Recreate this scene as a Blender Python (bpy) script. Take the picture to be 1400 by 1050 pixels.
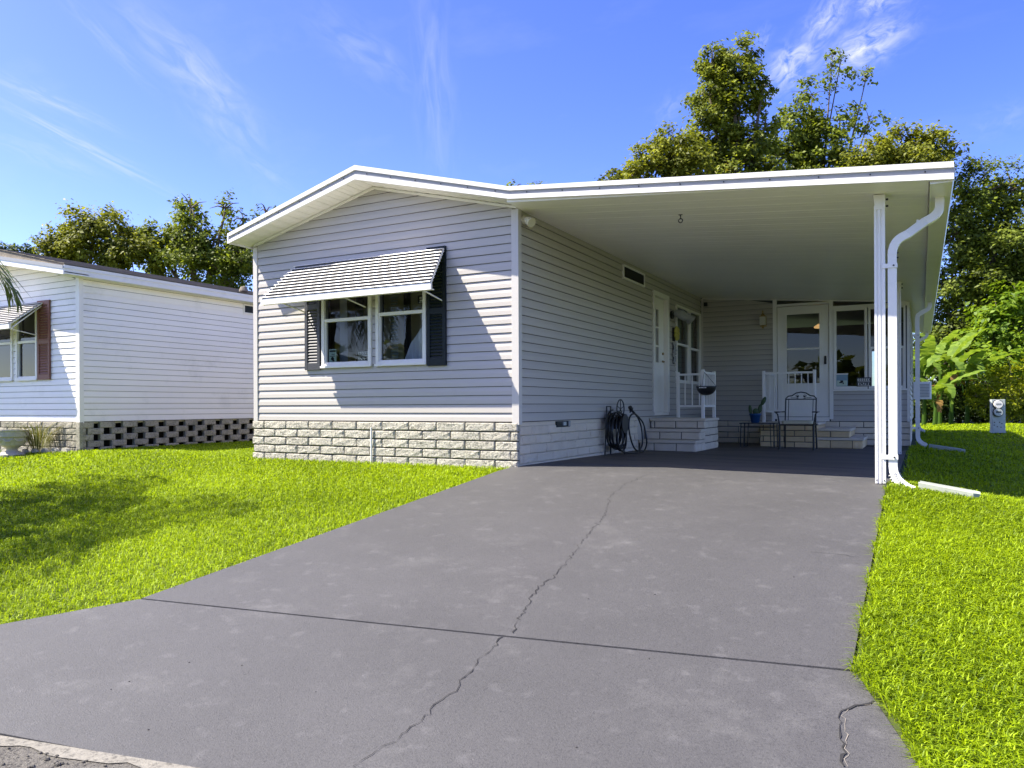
import bpy, bmesh, math, random
import numpy as np
from mathutils import Vector, Matrix
random.seed(7); RNG = np.random.default_rng(11)
R = math.radians
for o in list(bpy.data.objects): bpy.data.objects.remove(o)
SC = bpy.context.scene
COL = SC.collection

# ------------------------------------------------------------------ camera
CAM = Vector((4.01, -7.61, 0.675)); YAW = R(28.24); ROLL = R(0.25); FPX = 1039.0
cd = bpy.data.cameras.new('camera'); cam = bpy.data.objects.new('camera', cd); COL.objects.link(cam)
cd.sensor_width = 36; cd.lens = FPX / 1400 * 36; cd.shift_y = 30.5 / 1400; cd.clip_start = 0.05; cd.clip_end = 5000
cam.location = CAM
cam.rotation_mode = 'QUATERNION'
_m = Matrix.Rotation(YAW, 4, 'Z') @ Matrix.Rotation(R(90), 4, 'X') @ Matrix.Rotation(-ROLL, 4, 'Z')
cam.rotation_quaternion = _m.to_quaternion()
SC.camera = cam
SC.render.resolution_x = 1024; SC.render.resolution_y = 768

# ------------------------------------------------------------------ sky, sun, exposure
SUN = Vector((0.672, 0.374, -1.0)).normalized()          # direction the light travels
ELEV = math.asin(-SUN.z); AZ = math.atan2(-SUN.x, -SUN.y)
w = bpy.data.worlds.new('World'); SC.world = w; w.use_nodes = True
nt = w.node_tree; nt.nodes.clear(); L = nt.links.new
def N(t, **k):
    n = nt.nodes.new(t)
    for a, b in k.items(): setattr(n, a, b)
    return n
sky = N('ShaderNodeTexSky', sky_type='NISHITA', sun_disc=False, sun_elevation=ELEV, sun_rotation=AZ,
        altitude=0, air_density=0.72, dust_density=0.8, ozone_density=2.0)
hsv = N('ShaderNodeHueSaturation'); hsv.inputs['Hue'].default_value = 0.525; hsv.inputs['Saturation'].default_value = 1.27; hsv.inputs['Value'].default_value = 1.0
L(sky.outputs[0], hsv.inputs['Color'])
tc = N('ShaderNodeTexCoord')
nrm = N('ShaderNodeVectorMath', operation='NORMALIZE'); L(tc.outputs['Generated'], nrm.inputs[0])
def fwd_dir(px, py):
    th = YAW; fw = Vector((-math.sin(th), math.cos(th), 0)); rt = Vector((math.cos(th), math.sin(th), 0))
    return (fw * FPX + rt * (px - 700) + Vector((0, 0, 1)) * (555.5 - py)).normalized()
def mth(op, a, b=None):
    n = N('ShaderNodeMath', operation=op)
    for k, v in enumerate((a, b)):
        if v is None: continue
        if isinstance(v, (int, float)): n.inputs[k].default_value = v
        else: L(v, n.inputs[k])
    return n.outputs[0]
# thin high cirrus everywhere, faint
mp = N('ShaderNodeMapping'); mp.inputs['Rotation'].default_value = (R(18), R(32), R(28)); mp.inputs['Scale'].default_value = (1.2, 7.0, 9.0); L(tc.outputs['Generated'], mp.inputs[0])
nz = N('ShaderNodeTexNoise'); nz.inputs['Scale'].default_value = 1.5; nz.inputs['Detail'].default_value = 7; nz.inputs['Roughness'].default_value = .6; L(mp.outputs[0], nz.inputs['Vector'])
cr = N('ShaderNodeMapRange'); cr.inputs['From Min'].default_value = .55; cr.inputs['From Max'].default_value = .9; cr.inputs['To Max'].default_value = .10; L(nz.outputs['Fac'], cr.inputs['Value'])
acc = cr.outputs[0]
# separate wisps: centre, end of the long axis, half width, strength
def wisp(p0, p1, half, amp, seed, rough=.55, sl=3.0):
    global acc
    d = fwd_dir((p0[0] + p1[0]) / 2, (p0[1] + p1[1]) / 2); d0, d1 = fwd_dir(*p0), fwd_dir(*p1); e1 = (d1 - d0); ln_ = e1.length / 2; e1 = (e1 - d * e1.dot(d)).normalized(); e2 = d.cross(e1); hw = half / FPX
    du = N('ShaderNodeVectorMath', operation='DOT_PRODUCT'); L(nrm.outputs[0], du.inputs[0]); du.inputs[1].default_value = e1
    dv = N('ShaderNodeVectorMath', operation='DOT_PRODUCT'); L(nrm.outputs[0], dv.inputs[0]); dv.inputs[1].default_value = e2
    dd = N('ShaderNodeVectorMath', operation='DOT_PRODUCT'); L(nrm.outputs[0], dd.inputs[0]); dd.inputs[1].default_value = d
    u, v = mth('DIVIDE', du.outputs['Value'], ln_), mth('DIVIDE', dv.outputs['Value'], hw)
    cb = N('ShaderNodeCombineXYZ'); L(mth('MULTIPLY', u, sl * .55), cb.inputs[0]); L(mth('MULTIPLY', v, 1.5), cb.inputs[1]); cb.inputs[2].default_value = seed * 3.7
    n = N('ShaderNodeTexNoise'); n.inputs['Scale'].default_value = 1.0; n.inputs['Detail'].default_value = 8; n.inputs['Roughness'].default_value = rough; n.inputs['Distortion'].default_value = .7; L(cb.outputs[0], n.inputs['Vector'])
    r2 = mth('ADD', mth('MULTIPLY', u, u), mth('MULTIPLY', v, v)); g = mth('POWER', 2.718, mth('MULTIPLY', r2, -1.1))
    m = N('ShaderNodeMapRange'); m.inputs['From Min'].default_value = .36; m.inputs['From Max'].default_value = .72; m.inputs['To Max'].default_value = amp; L(n.outputs['Fac'], m.inputs['Value'])
    f = mth('MULTIPLY', mth('MULTIPLY', m.outputs[0], g), mth('GREATER_THAN', dd.outputs['Value'], 0)); acc = mth('MAXIMUM', acc, f)
for k, a_ in enumerate((((185, 20), (350, 165), 26, .42), ((255, 90), (360, 215), 30, .32), ((-20, 95), (150, 170), 9, .34), ((10, 140), (225, 255), 8, .42), ((-10, 180), (130, 235), 12, .2), ((585, -10), (605, 240), 22, .22), ((430, 20), (560, 110), 24, .2), ((90, -5), (215, 120), 9, .16), ((300, 185), (400, 260), 10, .18),
        ((1132, 90), (1236, 40), 19, 1.2, .6), ((1050, 122), (1118, 62), 20, 1.1, .6), ((1105, 60), (1160, -5), 16, .8, .6), ((1170, 15), (1240, -12), 14, .8, .6), ((1035, 75), (1052, 38), 9, .3), ((900, 165), (935, 130), 14, .15), ((1330, 180), (1420, 150), 16, .15))):
    wisp(a_[0], a_[1], a_[2], a_[3], k + 1, *(a_[4:] if len(a_) > 4 else ()))
mix = N('ShaderNodeMix', data_type='RGBA'); L(acc, mix.inputs['Factor']); L(hsv.outputs[0], mix.inputs['A']); mix.inputs['B'].default_value = (2.7, 2.8, 3.0, 1)
bg = N('ShaderNodeBackground'); bg.inputs['Strength'].default_value = 0.14
L(mix.outputs['Result'], bg.inputs['Color'])
out = N('ShaderNodeOutputWorld'); L(bg.outputs[0], out.inputs[0])

sl = bpy.data.lights.new('sun', 'SUN'); sl.energy = 5.0; sl.angle = R(0.5); sl.color = (1.0, 0.94, 0.82)
so = bpy.data.objects.new('sun', sl); COL.objects.link(so); so.rotation_euler = SUN.to_track_quat('-Z', 'Y').to_euler(); so.location = (-20, -12, 30)
SC.view_settings.view_transform = 'Standard'; SC.view_settings.look = 'None'; SC.view_settings.exposure = 1.4; SC.view_settings.gamma = 1

# ------------------------------------------------------------------ materials
MATS = {}
def mat(name, col, rough=0.6, var=0.0, vscale=3.0, bump=0.0, bscale=60.0, metal=0.0, objvar=0.0, spec=0.5, stain=None, sscale=1.2, stretch=(1, 1, 1), lo=.42, hi=.62, bdist=.01, speck=0.0, pit=0.0, pscale=42):
    if name in MATS: return MATS[name]
    m = bpy.data.materials.new(name); m.use_nodes = True; t = m.node_tree; nd = t.nodes; ln = t.links.new
    b = nd['Principled BSDF']; b.inputs['Roughness'].default_value = rough; b.inputs['Metallic'].default_value = metal
    b.inputs['Specular IOR Level'].default_value = spec
    geo = nd.new('ShaderNodeNewGeometry'); mpn = nd.new('ShaderNodeMapping'); mpn.inputs['Scale'].default_value = stretch; ln(geo.outputs['Position'], mpn.inputs[0])
    cur = nd.new('ShaderNodeRGB'); cur.outputs[0].default_value = (*col, 1); c = cur.outputs[0]
    def mul(fac_socket, lo_, hi_):
        nonlocal c
        r = nd.new('ShaderNodeMapRange'); r.inputs['To Min'].default_value = lo_; r.inputs['To Max'].default_value = hi_; ln(fac_socket, r.inputs['Value'])
        x = nd.new('ShaderNodeVectorMath'); x.operation = 'SCALE'; ln(c, x.inputs[0]); ln(r.outputs[0], x.inputs['Scale']); c = x.outputs[0]
    if var:
        n = nd.new('ShaderNodeTexNoise'); n.inputs['Scale'].default_value = vscale; n.inputs['Detail'].default_value = 5; n.inputs['Roughness'].default_value = .65; ln(mpn.outputs[0], n.inputs['Vector'])
        mul(n.outputs['Fac'], 1 - var * 1.6, 1 + var * 1.6)
    if objvar:
        oi = nd.new('ShaderNodeObjectInfo'); mul(oi.outputs['Random'], 1 - objvar, 1 + objvar)
    if stain:
        n = nd.new('ShaderNodeTexNoise'); n.inputs['Scale'].default_value = sscale; n.inputs['Detail'].default_value = 8; n.inputs['Roughness'].default_value = .7; ln(mpn.outputs[0], n.inputs['Vector'])
        r = nd.new('ShaderNodeMapRange'); r.inputs['From Min'].default_value = lo; r.inputs['From Max'].default_value = hi; r.inputs['To Max'].default_value = stain[3]; ln(n.outputs['Fac'], r.inputs['Value'])
        x = nd.new('ShaderNodeMix'); x.data_type = 'RGBA'; ln(r.outputs[0], x.inputs['Factor']); ln(c, x.inputs['A']); x.inputs['B'].default_value = (*stain[:3], 1); c = x.outputs['Result']
    if pit:
        n = nd.new('ShaderNodeTexNoise'); n.inputs['Scale'].default_value = pscale; n.inputs['Detail'].default_value = 4; n.inputs['Roughness'].default_value = .7; ln(mpn.outputs[0], n.inputs['Vector'])
        r = nd.new('ShaderNodeMapRange'); r.inputs['From Min'].default_value = .36; r.inputs['From Max'].default_value = .5; r.inputs['To Min'].default_value = 1 - pit; r.inputs['To Max'].default_value = 1.05; ln(n.outputs['Fac'], r.inputs['Value'])
        x = nd.new('ShaderNodeVectorMath'); x.operation = 'SCALE'; ln(c, x.inputs[0]); ln(r.outputs[0], x.inputs['Scale']); c = x.outputs[0]
    if speck:
        for sc_, thr, a_ in ((140, .66, 1.0), (60, .68, .8), (9, .60, .35)):
            n = nd.new('ShaderNodeTexNoise'); n.inputs['Scale'].default_value = sc_; n.inputs['Detail'].default_value = 3; ln(mpn.outputs[0], n.inputs['Vector'])
            r = nd.new('ShaderNodeMapRange'); r.inputs['From Min'].default_value = thr; r.inputs['From Max'].default_value = thr + .12; r.inputs['To Min'].default_value = 1; r.inputs['To Max'].default_value = 1 + speck * a_; ln(n.outputs['Fac'], r.inputs['Value'])
            x = nd.new('ShaderNodeVectorMath'); x.operation = 'SCALE'; ln(c, x.inputs[0]); ln(r.outputs[0], x.inputs['Scale']); c = x.outputs[0]
    ln(c, b.inputs['Base Color'])
    if bump:
        n = nd.new('ShaderNodeTexNoise'); n.inputs['Scale'].default_value = bscale; n.inputs['Detail'].default_value = 6; n.inputs['Roughness'].default_value = .7; ln(mpn.outputs[0], n.inputs['Vector'])
        bp = nd.new('ShaderNodeBump'); bp.inputs['Strength'].default_value = bump; bp.inputs['Distance'].default_value = bdist; ln(n.outputs['Fac'], bp.inputs['Height']); ln(bp.outputs[0], b.inputs['Normal'])
    MATS[name] = m; return m
def glass(name, tint=(.8, .85, .83), refl=1.0, rough=0.0):
    m = bpy.data.materials.new(name); m.use_nodes = True; t = m.node_tree; nd = t.nodes; nd.clear(); ln = t.links.new
    o = nd.new('ShaderNodeOutputMaterial'); tr = nd.new('ShaderNodeBsdfTransparent'); tr.inputs[0].default_value = (*tint, 1)
    gl = nd.new('ShaderNodeBsdfGlossy'); gl.inputs['Roughness'].default_value = rough; gl.inputs['Color'].default_value = (1, 1, 1, 1)
    fr = nd.new('ShaderNodeFresnel'); fr.inputs['IOR'].default_value = 1.43
    n = nd.new('ShaderNodeTexNoise'); n.inputs['Scale'].default_value = 2.2; n.inputs['Detail'].default_value = 1
    g = nd.new('ShaderNodeNewGeometry'); ln(g.outputs['Position'], n.inputs['Vector'])
    bp = nd.new('ShaderNodeBump'); bp.inputs['Strength'].default_value = .025; bp.inputs['Distance'].default_value = .02; ln(n.outputs['Fac'], bp.inputs['Height']); ln(bp.outputs[0], gl.inputs['Normal'])
    mx = nd.new('ShaderNodeMixShader'); ln(fr.outputs[0], mx.inputs[0]); ln(tr.outputs[0], mx.inputs[1]); ln(gl.outputs[0], mx.inputs[2]); ln(mx.outputs[0], o.inputs[0])
    MATS[name] = m; return m
def leafmat(name, c1, c2, trans=.35, rough=.5, attr='rnd', c3=None):
    m = bpy.data.materials.new(name); m.use_nodes = True; t = m.node_tree; nd = t.nodes; ln = t.links.new
    b = nd['Principled BSDF']; b.inputs['Roughness'].default_value = rough; b.inputs['Specular IOR Level'].default_value = .2
    a = nd.new('ShaderNodeAttribute'); a.attribute_name = attr
    r = nd.new('ShaderNodeValToRGB'); r.color_ramp.elements[0].color = (*c1, 1); r.color_ramp.elements[1].color = (*c2, 1)
    if c3: e = r.color_ramp.elements.new(.93); e.color = (*c2, 1); r.color_ramp.elements[2].color = (*c3, 1)
    ln(a.outputs['Fac'], r.inputs[0]); ln(r.outputs[0], b.inputs['Base Color'])
    tl = nd.new('ShaderNodeBsdfTranslucent'); g = nd.new('ShaderNodeVectorMath'); g.operation = 'MULTIPLY'; g.inputs[1].default_value = (1.25, 1.2, .6); ln(r.outputs[0], g.inputs[0]); ln(g.outputs[0], tl.inputs[0])
    mx = nd.new('ShaderNodeMixShader'); mx.inputs[0].default_value = trans; ln(b.outputs[0], mx.inputs[1]); ln(tl.outputs[0], mx.inputs[2])
    ln(mx.outputs[0], nd['Material Output'].inputs[0]); MATS[name] = m; return m

M_SIDE = mat('vinyl_grey', (.455, .42, .375), .5, var=.05, vscale=1.3, objvar=.02, bump=.05, bscale=45, stretch=(.25, .25, 3))
M_SIDEW = mat('vinyl_white', (.88, .845, .79), .5, var=.04, vscale=1.2, objvar=.02, stain=(.38, .38, .33, .35), sscale=1.5, lo=.55, hi=.8)
M_TRIM = mat('corner_trim', (.55, .515, .47), .5, var=.03)
M_WHITE = mat('white_paint', (.80, .77, .715), .38, var=.04, vscale=4)
M_WHITE2 = mat('white_aluminium', (.77, .745, .70), .35, var=.05, vscale=2.5, stain=(.5, .5, .47, .35), sscale=3, lo=.56, hi=.75)
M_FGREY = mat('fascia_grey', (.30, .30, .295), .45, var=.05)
M_SOFF = mat('soffit_white', (.76, .73, .66), .5, var=.05, vscale=3)
M_CEIL = mat('ceiling_pan', (.82, .785, .70), .42, var=.05, vscale=1.3, objvar=.012)
M_BRICKF = mat('split_block', (.50, .465, .38), .85, pit=.6, var=.16, vscale=9, bump=1.0, bscale=38, bdist=.03, objvar=.07, stain=(.40, .36, .28, .5), sscale=4, lo=.52, hi=.7)
M_BRICKS = mat('painted_block', (.68, .59, .46), .8, var=.08, vscale=5, bump=.8, bscale=38, bdist=.015, objvar=.05)
M_BRICKY = mat('tan_block', (.68, .51, .28), .85, var=.12, vscale=6, bump=.6, bscale=50, objvar=.14)
M_BRICKN = mat('grey_block', (.36, .325, .25), .9, pit=.5, var=.2, vscale=6, bump=.8, bscale=50, objvar=.12, stain=(.13, .14, .09, .6), sscale=5, lo=.48, hi=.65)
M_MORT = mat('mortar', (.10, .095, .085), .95, var=.1)
M_MORTL = mat('mortar_light', (.50, .46, .39), .95, var=.1)
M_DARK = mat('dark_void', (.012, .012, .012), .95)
M_BLACK = mat('black_metal', (.012, .012, .013), .45)
M_RUB = mat('black_rubber', (.012, .012, .012), .33)
M_SHUT = mat('shutter_green_black', (.008, .014, .016), .5, spec=.25)
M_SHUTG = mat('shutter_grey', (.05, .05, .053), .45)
M_BROWN = mat('shutter_brown', (.20, .075, .045), .55, var=.06)
M_CONC = mat('driveway_paint', (.063, .0605, .0605), .62, var=.17, vscale=1.1, bump=.5, bscale=140, bdist=.008, speck=.9, pit=.30, pscale=95, stain=(.14, .135, .13, .35), sscale=2.6, lo=.55, hi=.74)
M_SLAB = mat('slab_paint', (.15, .128, .102), .65, spec=.15, var=.16, vscale=1.1, bump=.2, bscale=150, stretch=(.5, 1.6, 1), stain=(.07, .062, .052, .7), sscale=1.0, lo=.45, hi=.65)
M_LAPSHADE = mat('lap_shade_underlay', (.06, .06, .065), .9)  # sheathing darkened to paint the shadow line under each siding lap
M_CRACK = mat('crack', (.018, .017, .017), .95)
M_JOINT = mat('joint_filler', (.05, .048, .05), .9)
M_SCUFF = mat('scuff', (.076, .073, .071), .8, var=.2, vscale=30)
M_PALE = mat('pale_scuff', (.24, .21, .17), .8)
M_SOIL = mat('soil', (.040, .055, .008), .95, var=.3, vscale=8, bump=.6, bscale=40)
M_ROAD = mat('road', (.17, .155, .13), .9, var=.3, vscale=30, pit=.75, pscale=75, bump=1.0, bscale=60, bdist=.03)
M_KERB = mat('road_edge', (.20, .185, .155), .9, pit=.5, var=.3, vscale=20, bump=.6, bscale=60)
M_SHING = mat('shingles', (.20, .17, .13), .95, var=.3, vscale=9, bump=.8, bscale=40, stretch=(1, .35, 1))
M_BARK = mat('bark', (.12, .095, .07), .95, var=.25, vscale=6, bump=.8, bscale=20)
M_CREAM = mat('interior_cream', (.55, .50, .34), .8, var=.05)
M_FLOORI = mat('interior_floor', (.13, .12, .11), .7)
M_CURT = mat('curtain_white', (.70, .70, .72), .9, var=.05)
M_DRAPE = mat('drape_dark', (.03, .03, .028), .9)
M_BLIND = mat('blind_green', (.33, .37, .32), .7)
M_DOOR = mat('door_cream', (.80, .76, .69), .45, var=.03)
M_DOORW = mat('door_white', (.80, .765, .71), .4, var=.03)
M_BRASS = mat('brass', (.35, .25, .1), .35, metal=.9)
M_STEEL = mat('galvanised', (.42, .46, .43), .55, metal=.0, var=.14, vscale=14)
M_POT = mat('blue_pot', (.012, .07, .19), .3)
M_CACT = mat('cactus', (.045, .085, .03), .6, var=.2, vscale=20)
M_STONE = mat('urn_stone', (.42, .39, .32), .85, var=.25, vscale=10, bump=.5, bscale=40)
M_SPLASH = mat('splash_concrete', (.36, .38, .32), .9, var=.2, vscale=12)
M_STICK = mat('sticker_green', (.50, .60, .50), .6); M_STICKB = mat('sticker_blue', (.22, .33, .40), .6)
M_LAMPG = mat('lamp_glass', (.55, .52, .42), .3)
M_YEL = mat('yellow_leaf', (.42, .36, .06), .7)
M_GLASS = glass('window_glass', (.72, .77, .74)); M_GLASSD = glass('dark_glass', (.45, .5, .48))
def emis(name, col, s):
    m = bpy.data.materials.new(name); m.use_nodes = True; b = m.node_tree.nodes['Principled BSDF']; b.inputs['Base Color'].default_value = (*col, 1)
    b.inputs['Emission Color'].default_value = (*col, 1); b.inputs['Emission Strength'].default_value = s; MATS[name] = m; return m
M_LIT = emis('lit_lamp', (1.0, .55, .22), .5)

# ------------------------------------------------------------------ helpers
RS = random.Random(77)
class Frame:
    def __init__(s, o, d=(1, 0), n=(0, -1)): s.o = Vector(o); s.d = Vector((d[0], d[1], 0)); s.n = Vector((n[0], n[1], 0))
    def __call__(s, u, out, z): return s.o + s.d * u + s.n * out + Vector((0, 0, z))
WORLD = Frame((0, 0, 0), (1, 0), (0, 1))
class MB:
    def __init__(s, fr=WORLD): s.v = []; s.f = []; s.fr = fr
    def poly_prism(s, pts_a, pts_b):
        i = len(s.v); n = len(pts_a)
        s.v += [s.fr(*p) for p in pts_a] + [s.fr(*p) for p in pts_b]
        s.f.append([i + k for k in range(n)]); s.f.append([i + n + k for k in reversed(range(n))])
        for k in range(n): k2 = (k + 1) % n; s.f.append([i + k, i + n + k, i + n + k2, i + k2])
        return s
    def box(s, u0, u1, a0, a1, z0, z1):
        return s.poly_prism([(u0, a0, z0), (u1, a0, z0), (u1, a1, z0), (u0, a1, z0)], [(u0, a0, z1), (u1, a0, z1), (u1, a1, z1), (u0, a1, z1)])
    def cbox(s, u0, u1, a0, a1, z0, z1, c=.006):      # chamfered vertical-edge box
        a, b = (u0, u1), (a0, a1)
        q = [(u0 + c, a0), (u1 - c, a0), (u1, a0 + c), (u1, a1 - c), (u1 - c, a1), (u0 + c, a1), (u0, a1 - c), (u0, a0 + c)]
        return s.poly_prism([(x, y, z0) for x, y in q], [(x, y, z1) for x, y in q])
    def tube(s, pts, r, n=8, ry=None, rot=0.0, close=False):
        P = [Vector(s.fr(*p)) for p in pts]; m = len(P); i0 = len(s.v); ry = ry or r
        rr = r if hasattr(r, '__len__') else [r] * m; ryy = ry if hasattr(ry, '__len__') else [ry] * m
        prev = None
        for k in range(m):
            if close: t = (P[(k + 1) % m] - P[k - 1])
            else: t = (P[min(k + 1, m - 1)] - P[max(k - 1, 0)])
            t = t.normalized() if t.length > 1e-9 else Vector((0, 0, 1))
            if prev is None:
                ref = Vector((0, 0, 1)) if abs(t.z) < .95 else Vector((0, 1, 0)); a = t.cross(ref).normalized()
            else: a = (prev - t * prev.dot(t)).normalized()
            prev = a; b = t.cross(a)
            for j in range(n):
                an = rot + 2 * math.pi * j / n; s.v.append(P[k] + a * (math.cos(an) * rr[k]) + b * (math.sin(an) * ryy[k]))
        for k in range(m if close else m - 1):
            k2 = (k + 1) % m
            for j in range(n):
                j2 = (j + 1) % n; s.f.append([i0 + k * n + j, i0 + k * n + j2, i0 + k2 * n + j2, i0 + k2 * n + j])
        if not close:
            s.f.append([i0 + j for j in reversed(range(n))]); s.f.append([i0 + (m - 1) * n + j for j in range(n)])
        return s
    def rtube(s, pts, wd, hd): return s.tube(pts, wd * .7071, 4, hd * .7071, math.pi / 4)
    def bar(s, p0, p1, r=.01, n=6): return s.tube([p0, p1], r, n)
    def lathe(s, c, prof, n=20):
        i0 = len(s.v); c = Vector(c)
        for (r, z) in prof:
            for j in range(n): a = 2 * math.pi * j / n; s.v.append(c + Vector((math.cos(a) * r, math.sin(a) * r, z)))
        for k in range(len(prof) - 1):
            for j in range(n): j2 = (j + 1) % n; s.f.append([i0 + k * n + j, i0 + k * n + j2, i0 + (k + 1) * n + j2, i0 + (k + 1) * n + j])
        s.f.append([i0 + j for j in reversed(range(n))]); s.f.append([i0 + (len(prof) - 1) * n + j for j in range(n)])
        return s
    def ball(s, c, rx, ry, rz, nu=12, nv=8, axis=None, up=None):
        c = Vector(c); ax = Vector((1, 0, 0)) if axis is None else Vector(axis).normalized(); uz = Vector((0, 0, 1)) if up is None else Vector(up).normalized(); ay = uz.cross(ax)
        i0 = len(s.v)
        for k in range(1, nv):
            ph = math.pi * k / nv
            for j in range(nu): a = 2 * math.pi * j / nu; s.v.append(c + ax * (rx * math.sin(ph) * math.cos(a)) + ay * (ry * math.sin(ph) * math.sin(a)) + uz * (rz * math.cos(ph)))
        t = len(s.v); s.v.append(c + uz * rz); b = len(s.v); s.v.append(c - uz * rz)
        for k in range(nv - 2):
            for j in range(nu): j2 = (j + 1) % nu; s.f.append([i0 + k * nu + j, i0 + (k + 1) * nu + j, i0 + (k + 1) * nu + j2, i0 + k * nu + j2])
        for j in range(nu):
            j2 = (j + 1) % nu; s.f.append([t, i0 + j, i0 + j2]); s.f.append([b, i0 + (nv - 2) * nu + j2, i0 + (nv - 2) * nu + j])
        return s
    def quad(s, *pts):
        i = len(s.v); s.v += [s.fr(*p) for p in pts]; s.f.append(list(range(i, i + len(pts)))); return s
    def build(s, name, m, parent=None, smooth=False, bevel=0, fix=True):
        me = bpy.data.meshes.new(name); me.from_pydata([tuple(v) for v in s.v], [], s.f)
        if fix:
            bm = bmesh.new(); bm.from_mesh(me); bmesh.ops.recalc_face_normals(bm, faces=bm.faces); bm.to_mesh(me); bm.free()
        if smooth:
            me.polygons.foreach_set('use_smooth', [True] * len(me.polygons))
        return link(name, me, m, parent, bevel)
WT = {}     # world location of each root empty
def setpar(o, p):
    o.parent = p
    if p is not None and p.name in WT: o.matrix_parent_inverse = Matrix.Translation(-WT[p.name])
def link(name, me, m=None, parent=None, bevel=0):
    if m is not None and not me.materials: me.materials.append(m)
    o = bpy.data.objects.new(name, me); COL.objects.link(o)
    if parent is not None: setpar(o, parent)
    if bevel: b = o.modifiers.new('bevel', 'BEVEL'); b.width = bevel; b.segments = 2; b.limit_method = 'ANGLE'
    return o
def thing(name, label, cat, loc, group=None):
    o = bpy.data.objects.new(name, None); COL.objects.link(o); o.location = loc; o.empty_display_size = .1; WT[o.name] = Vector(loc)
    return tag(o, label, cat, group)
def tag(o, label, cat, group=None):
    o['label'] = label; o['category'] = cat
    if group: o['group'] = group
    return o
def struct(o): o['kind'] = 'structure'; return o
def stuff(o): o['kind'] = 'stuff'; return o

# rock-faced block, shared variants: unit length u 0..1, height z 0..1, faces -y with real-depth bumps
def block_mesh(name, m, amp, nu=6, nz=3, seed=0):
    rg = random.Random(seed); v = []; f = []; eu = .035; ez = .09
    us = [0, eu] + [eu + (1 - 2 * eu) * k / (nu - 2) for k in range(1, nu - 2)] + [1 - eu, 1]
    zs = [0, ez] + [ez + (1 - 2 * ez) * k / (nz - 1) for k in range(1, nz - 1)] + [1 - ez, 1]
    for iz, z in enumerate(zs):
        for iu, u in enumerate(us):
            edge = iu in (0, len(us) - 1) or iz in (0, len(zs) - 1)
            y = 0.0 if edge else -amp * (.45 + .55 * rg.random())
            ju = 0 if edge else rg.uniform(-.03, .03); jz = 0 if edge else rg.uniform(-.06, .06)
            v.append((u + ju, y, z + jz))
    W = len(us)
    for iz in range(len(zs) - 1):
        for iu in range(W - 1): a = iz * W + iu; f.append((a, a + 1, a + W + 1, a + W))
    b = len(v); v += [(0, .06, 0), (1, .06, 0), (1, .06, 1), (0, .06, 1)]; H = len(zs)
    f.append((b, b + 1, b + 2, b + 3))
    f.append([k for k in range(W)][::-1] + [b, b + 1]); f.append([(H - 1) * W + k for k in range(W)] + [b + 2, b + 3])
    f.append([k * W for k in range(H)] + [b + 3, b]); f.append([k * W + W - 1 for k in reversed(range(H))] + [b + 1, b + 2])
    me = bpy.data.meshes.new(name); me.from_pydata(v, [], f)
    bm = bmesh.new(); bm.from_mesh(me); bmesh.ops.recalc_face_normals(bm, faces=bm.faces); bm.to_mesh(me); bm.free(); me.materials.append(m); return me
BV = {}
def brick(parent, fr, u0, u1, z0, z1, m, out=0.0, amp=.014, name='brick'):
    key = (m.name, amp)
    if key not in BV: BV[key] = [block_mesh('brick', m, amp, seed=k * 17 + 3) for k in range(7)]
    o = bpy.data.objects.new(name, random.choice(BV[key])); COL.objects.link(o); setpar(o, parent)
    # map local +x to fr.d, local -y to fr.n
    flip = fr.d.cross(Vector((0, 0, 1))).dot(fr.n) < 0
    mx = Matrix.Identity(4); d = fr.d; n = fr.n
    if flip: d = -d
    p = fr(u1 if flip else u0, out, z0)
    mx.col[0][:3] = d * (u1 - u0); mx.col[1][:3] = -n; mx.col[2][:3] = Vector((0, 0, z1 - z0)); mx.col[3][:3] = p
    o.matrix_basis = mx
    return o
def course_bricks(parent, fr, u0, u1, z0, h, n, bl, m, gap=.008, out=0.0, off0=0.0, amp=.014, skip=None, jitter=0.0, clipz=None):
    for k in range(n):
        zb = z0 + k * h; off = (off0 + (bl * .5 if k % 2 else 0)) % bl; u = u0 - off; i = 0
        while u < u1 - .02:
            a, b = max(u, u0), min(u + bl * (1 + (random.uniform(-.12, .12) if jitter else 0)), u1); u = b if jitter else u + bl
            if b - a > .03 and not (skip and skip(k, i, a, b)):
                brick(parent, fr, a + gap / 2, b - gap / 2, zb + gap / 2, zb + h - gap / 2, m, out + (random.uniform(0, jitter) if jitter else 0), amp)
            i += 1
def plank(parent, fr, u0b, u0t, u1b, u1t, zb, zt, m, course, zc):
    """one lapped siding board; zc = the course's own bottom (zb, zt may be clipped inside it)"""
    def outat(z):
        t = (z - zc) / course
        return .016 if t < .04 else (.016 - .003 * (t - .04) / .5 if t < .54 else .013 - .0105 * (t - .54) / .46)
    zs = sorted({zb, zt} | {z for z in (zc + .04 * course, zc + .54 * course) if zb < z < zt})
    prof = [(outat(z), z) for z in zs]; prof = [(0.0, zb)] + prof + [(0.0, zt)]
    ua = lambda z: u0b + (u0t - u0b) * (z - zb) / (zt - zb); ub = lambda z: u1b + (u1t - u1b) * (z - zb) / (zt - zb)
    if abs(zb - zc) < 1e-6 and zt - zb > .02: prof = [(o, max(z, zb + .006)) for o, z in prof]
    return MB(fr).poly_prism([(ua(z), o, z) for o, z in prof], [(ub(z), o, z) for o, z in prof]).build('siding_plank', m, parent)
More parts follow.
